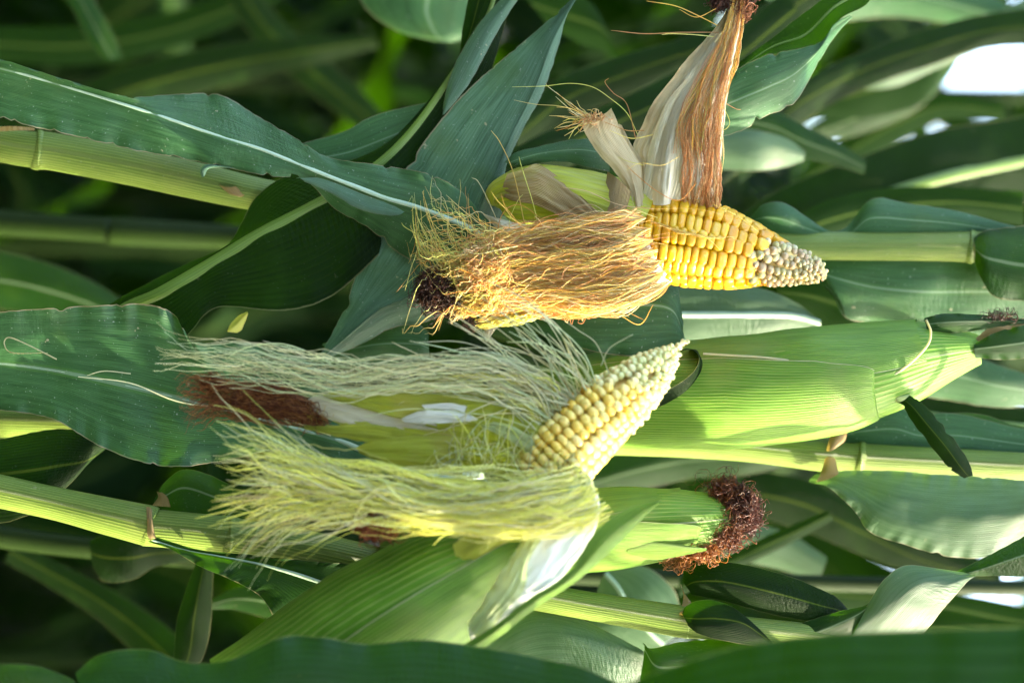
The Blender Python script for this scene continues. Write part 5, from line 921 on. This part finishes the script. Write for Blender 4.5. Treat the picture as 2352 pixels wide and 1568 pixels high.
quick(G2, [(1400, 1302, 1380, 1330, 520), (1480, 1300, 1360, 1400, 520), (1545, 1350, 1350, 1455, 520), (1562, 1410, 1420, 1490, 520), (1550, 1460, 1500, 1500, 520)], M_SILVER_SUNLIT, rib=(RIB[0], (1, 1)), ribw=6)
quick(G2, [(1250, 1120, 1250, 1180, 900), (1400, 1050, 1420, 1140, 900), (1560, 1020, 1580, 1100, 900), (1700, 1010, 1720, 1090, 900), (1820, 1020, 1830, 1060, 900)], M_GREEN, fold=.3)
quick(G2, [(1580, 1120, 1600, 1160, 1000), (1700, 1040, 1740, 1100, 1000), (1800, 960, 1850, 1040, 1000), (1900, 900, 1960, 980, 1000)], M_BACK, fold=.3)
quick(G2, [(1900, 1172, 1915, 1192, 700), (1820, 1205, 1830, 1240, 700), (1740, 1240, 1750, 1280, 700), (1660, 1280, 1660, 1320, 700), (1560, 1330, 1560, 1370, 700)], M_BACK)
quick(G2, [(1620, 1225, 1600, 1260, 900), (1720, 1200, 1710, 1290, 900), (1820, 1230, 1800, 1310, 900), (1900, 1280, 1880, 1340, 900)], M_SILVER_SUNLIT)  # lit leaf: pale colour carries the sunlight
quick(G2, [(1720, 1080, 1720, 1180, 1000), (1850, 1100, 1850, 1220, 1000), (1980, 1170, 1970, 1270, 1000), (2120, 1250, 2110, 1320, 1000), (2300, 1300, 2300, 1370, 1000)], M_DARK, fold=.3)
quick(G2, [(1600, 1290, 1600, 1360, 1100), (1760, 1290, 1760, 1380, 1100), (1920, 1330, 1920, 1400, 1100), (2120, 1350, 2120, 1420, 1100), (2400, 1400, 2400, 1480, 1100)], M_BACK)
quick(G2, [(1950, 800, 1950, 880, 560), (2050, 790, 2050, 900, 560), (2180, 800, 2180, 920, 560), (2300, 840, 2300, 935, 560), (2420, 880, 2420, 930, 570)], M_BLUE, edge_n=3)
quick(G2, [(1880, 880, 1880, 960, 700), (2000, 880, 2000, 980, 700), (2150, 900, 2150, 1010, 700), (2352, 940, 2352, 1020, 700), (2600, 980, 2600, 1020, 700)], M_DARK, fold=.3, rib=(RIBG[0], (1, 1)), ribw=8)
quick(G2, [(1980, 760, 1980, 830, 1100), (2120, 700, 2120, 800, 1100), (2260, 650, 2260, 760, 1100), (2450, 600, 2450, 700, 1100)], M_GREEN)
quick(G2, [(2000, 1440, 2000, 1500, 700), (2150, 1400, 2150, 1480, 700), (2280, 1420, 2290, 1500, 700), (2420, 1440, 2420, 1520, 700)], M_BACK)

# ------------------------------------------------------------------ the rest of the field
def blade(parent, z, az, length, width, up, droop, mat, rnd, tw=.3):
    k, m = 22, 9
    s = np.linspace(0, 1, k); el = math.radians(up) - np.radians(droop) * s ** 1.6
    dl = length / (k - 1); x = np.cumsum(np.cos(el)) * dl; zz = z + np.cumsum(np.sin(el)) * dl
    ax, ay = math.cos(az), math.sin(az); side = np.array([-ay, ax, 0])
    c = np.stack([x * ax, x * ay, zz], -1)
    wd = width * np.sin(np.pi * np.clip(.12 + s * .88, 0, 1)) ** .7 * (1 - s ** 6)
    T = np.gradient(c, axis=0); T /= np.linalg.norm(T, axis=1)[:, None]
    nrm = np.cross(T, side); t = np.linspace(-1, 1, m)
    ph = rnd.uniform(0, 6); roll = tw * (s * rnd.uniform(-2.5, 2.5) + rnd.uniform(-.5, .5))
    a_ = side[None] * np.cos(roll)[:, None] + nrm * np.sin(roll)[:, None]; b_ = np.cross(T, a_)
    rip = .012 * np.sin(s[:, None] * 34 + ph + (t[None, :] > 0) * 2) * np.abs(t)[None, :] ** 2 * np.sin(np.pi * s)[:, None]
    G = c[:, None] + a_[:, None] * (wd[:, None, None] / 2 * t[None, :, None]) + b_[:, None] * ((np.abs(t)[None, :] * wd[:, None] * .16 + rip)[..., None])
    uv = np.stack([np.broadcast_to((t[None] + 1) / 2, (k, m)), np.broadcast_to((s * length * 10)[:, None], (k, m))], -1)
    return mk('leaf', G.reshape(-1, 3), grid_faces(k, m), mat, parent, None, uv.reshape(-1, 2))

def ring_tube(name, parent, P, mat, m=12):
    P = np.array(P, float); th = np.linspace(0, 2 * np.pi, m, endpoint=False)
    G = P[:, None, :3] + P[:, 3][:, None, None] * np.stack([np.cos(th), np.sin(th), 0 * th], -1)[None]
    uv = np.stack([np.broadcast_to((th / 6.283)[None], (len(P), m)), np.broadcast_to((P[:, 2] * 10)[:, None], (len(P), m))], -1)
    return mk(name, G.reshape(-1, 3), grid_faces(len(P), m, True), mat, parent, None, uv.reshape(-1, 2))

def field_plant(rnd, height=2.25, nleaf=14, wide=.088, zmin=.12, length=.78):
    p = empty('maize_plant', (0, 0, 0), 'x', 'maize plant')
    bend = rnd.uniform(-.05, .05)
    P = []
    for z in np.linspace(0, height, 34):
        P.append((bend * (z / height) ** 2, bend * .6 * (z / height) ** 2, z, .013 * (1 - .65 * z / height) * (1.15 if int(z * 15) % 3 == 0 else 1)))
    ring_tube('stalk', p, P, M_STALKD)
    az = rnd.uniform(0, 6.28)
    for i in range(nleaf):
        f = i / (nleaf - 1); z = zmin + (height - zmin - .25) * f
        L = length * (1 - .55 * abs(f - .5) ** 1.2 * 1.6) * rnd.uniform(.85, 1.1)
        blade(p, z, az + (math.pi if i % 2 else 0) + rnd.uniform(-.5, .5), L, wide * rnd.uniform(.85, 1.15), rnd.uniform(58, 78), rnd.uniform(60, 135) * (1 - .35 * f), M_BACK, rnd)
    # tassel
    Vs, Fs, Cs = [], [], []; off = 0
    for j in range(8):
        a = rnd.uniform(0, 6.28); sp_ = 0 if j == 0 else rnd.uniform(.2, .5); q = []
        for t_ in np.linspace(0, 1, 8): q.append((math.cos(a) * sp_ * .2 * t_ ** .7 + bend, math.sin(a) * sp_ * .2 * t_ ** .7 + bend * .6, height - .03 + (.28 if j == 0 else .2) * t_))
        V, F, Cc = tubes(np.array([q]), np.full((1, 8), .003), np.array([[.42, .34, .14]]), 4); Vs.append(V); Fs.append(F + off); Cs.append(Cc); off += len(V)
    mk('tassel', np.concatenate(Vs), np.concatenate(Fs), M_SILK, p, None, None, np.concatenate(Cs))
    return p

# openings between the far plants where the sky shows (direction as seen beside the ears): leaves are missing there
GAPS = [(2272, 165, 110, 62), (1885, 300, 38, 24), (1915, 488, 28, 32), (2340, 490, 28, 28), (1888, 990, 26, 22), (2085, 968, 18, 22), (1995, 1250, 34, 18), (2060, 1290, 26, 14), (1910, 1305, 34, 18), (2250, 1370, 44, 24), (1640, 1468, 60, 14), (1990, 20, 26, 20), (1690, 60, 20, 20)]
def in_gap(P):
    D = P[:, 1] + D0; ok = D > .3; D = np.where(ok, D, 1)
    u = 1176 + (P[:, 2] - ZC) / D * D0 / PX; v = 784 + P[:, 0] / D * D0 / PX
    if (ok & (P[:, 1] < .95) & (u > -60) & (u < 2420) & (v > -60) & (v < 1640)).any(): return True    # nothing grows between the ears and the next row
    for (a, b, ra, rb) in GAPS:
        ra *= .6; rb *= .6
        if (ok & (((u - a) / ra) ** 2 + ((v - b) / rb) ** 2 < 1)).any(): return True
    return False

def place(src, used, x, y, rz, sc, label, group, open_sky=False):
    r = src.copy(); SC.collection.objects.link(r)
    r.location = (x, y, 0); r.rotation_euler = (0, 0, rz); r.scale = (sc, sc, sc)
    c_, s_ = math.cos(rz), math.sin(rz); Rm = np.array([[c_, -s_, 0], [s_, c_, 0], [0, 0, 1]]) * sc
    for ch in list(src.children):
        if open_sky:
            n_ = len(ch.data.vertices); V = np.empty(n_ * 3, np.float32); ch.data.vertices.foreach_get('co', V)
            if in_gap(V.reshape(-1, 3) @ Rm.T + np.array([x, y, 0])):
                if ch.name.startswith('stalk'):
                    for k_ in list(r.children): bpy.data.objects.remove(k_)
                    bpy.data.objects.remove(r); return None
                continue
        c = ch.copy(); SC.collection.objects.link(c); c.parent = r
    r['label'] = label; r['group'] = group
    return r

def drop(protos):
    for p in protos:
        for ch in list(p.children): bpy.data.objects.remove(ch)
        bpy.data.objects.remove(p)

rf = random.Random(21)
protos = [field_plant(rf) for _ in range(5)]
used = set()
LB = 'blurred green maize plant standing in the rows behind the ears'
GB = 'maize plants in the rows behind the ears'
LO = 'unseen maize plant extending the rows behind beyond the lower edge for shade'; GO = 'unseen maize plants extending the rows beyond the lower edge for shade'  # unseen plants past the frame, added so they shade the background
y = .85
while y < 10:
    half = .50 + .36 * (y + .8); x = -half + rf.uniform(0, .15); vis = half + .3; half += 2.4 if y < 6 else .6
    while x < half:
        yy = y + rf.uniform(-.12, .12); k = rf.randrange(5); a = rf.uniform(0, 6.28); sc = rf.uniform(.92, 1.1)
        if not (x > .42 and yy < 1.0): place(protos[k], used, x, yy, a, sc, LB if x < vis else LO, GB if x < vis else GO, yy < 9)
        x += rf.uniform(.30, .42) if x > vis else rf.uniform(.14, .22) if y < 2.5 else rf.uniform(.22, .34) if y < 7 else rf.uniform(.4, .6)
    y += .45 if y < 3 else .8 if y < 8 else 1.3
LC = 'unseen maize plant in the row behind the photographer, added to block low sky'; GC = 'unseen maize plants added behind the photographer to block low sky'  # unseen row added behind the camera to cut low sky light
for yy in (-2.0,):
    x = -1.5
    while x < 1.6:
        place(protos[rf.randrange(5)], used, x, yy + rf.uniform(-.08, .08), rf.uniform(0, 6.28), rf.uniform(.95, 1.1), LC, GC)
        x += rf.uniform(.2, .3)
drop(protos)

# unseen plants added beyond the lower edge, arranged to dapple the ears with shade
rs = random.Random(77)
shade_src = shade = [field_plant(rs, 2.3, 12, .085, .5, .50) for _ in range(3)]
used2 = set()
LS = 'unseen maize plant added to shade the ears from beyond the lower edge'; GS = 'unseen maize plants added for dappled shade'
SHADE = [[1, 1.0611, -0.5484, 3.4359, 0.8892], [2, 1.761, 0.4196, 2.8254, 1.16], [1, 0.648, -0.2924, 2.7702, 0.832], [2, 1.3885, -0.2047, 0.1919, 0.9523], [1, 1.3042, -0.548, 0.8008, 0.8174], [0, 0.6194, -0.3384, 3.0508, 1.1278], [2, 0.8947, -0.3771, 3.3318, 0.9415], [1, 0.8406, -0.1959, 1.7388, 0.873], [2, 1.3976, 0.3933, 2.8371, 0.9641], [2, 1.4916, -0.382, 1.0285, 0.8639]]

for i, (k, x, y, rz, sc) in enumerate(SHADE):
    place(shade[k], used2, x, y, rz, sc, LS, GS)
drop(shade_src)
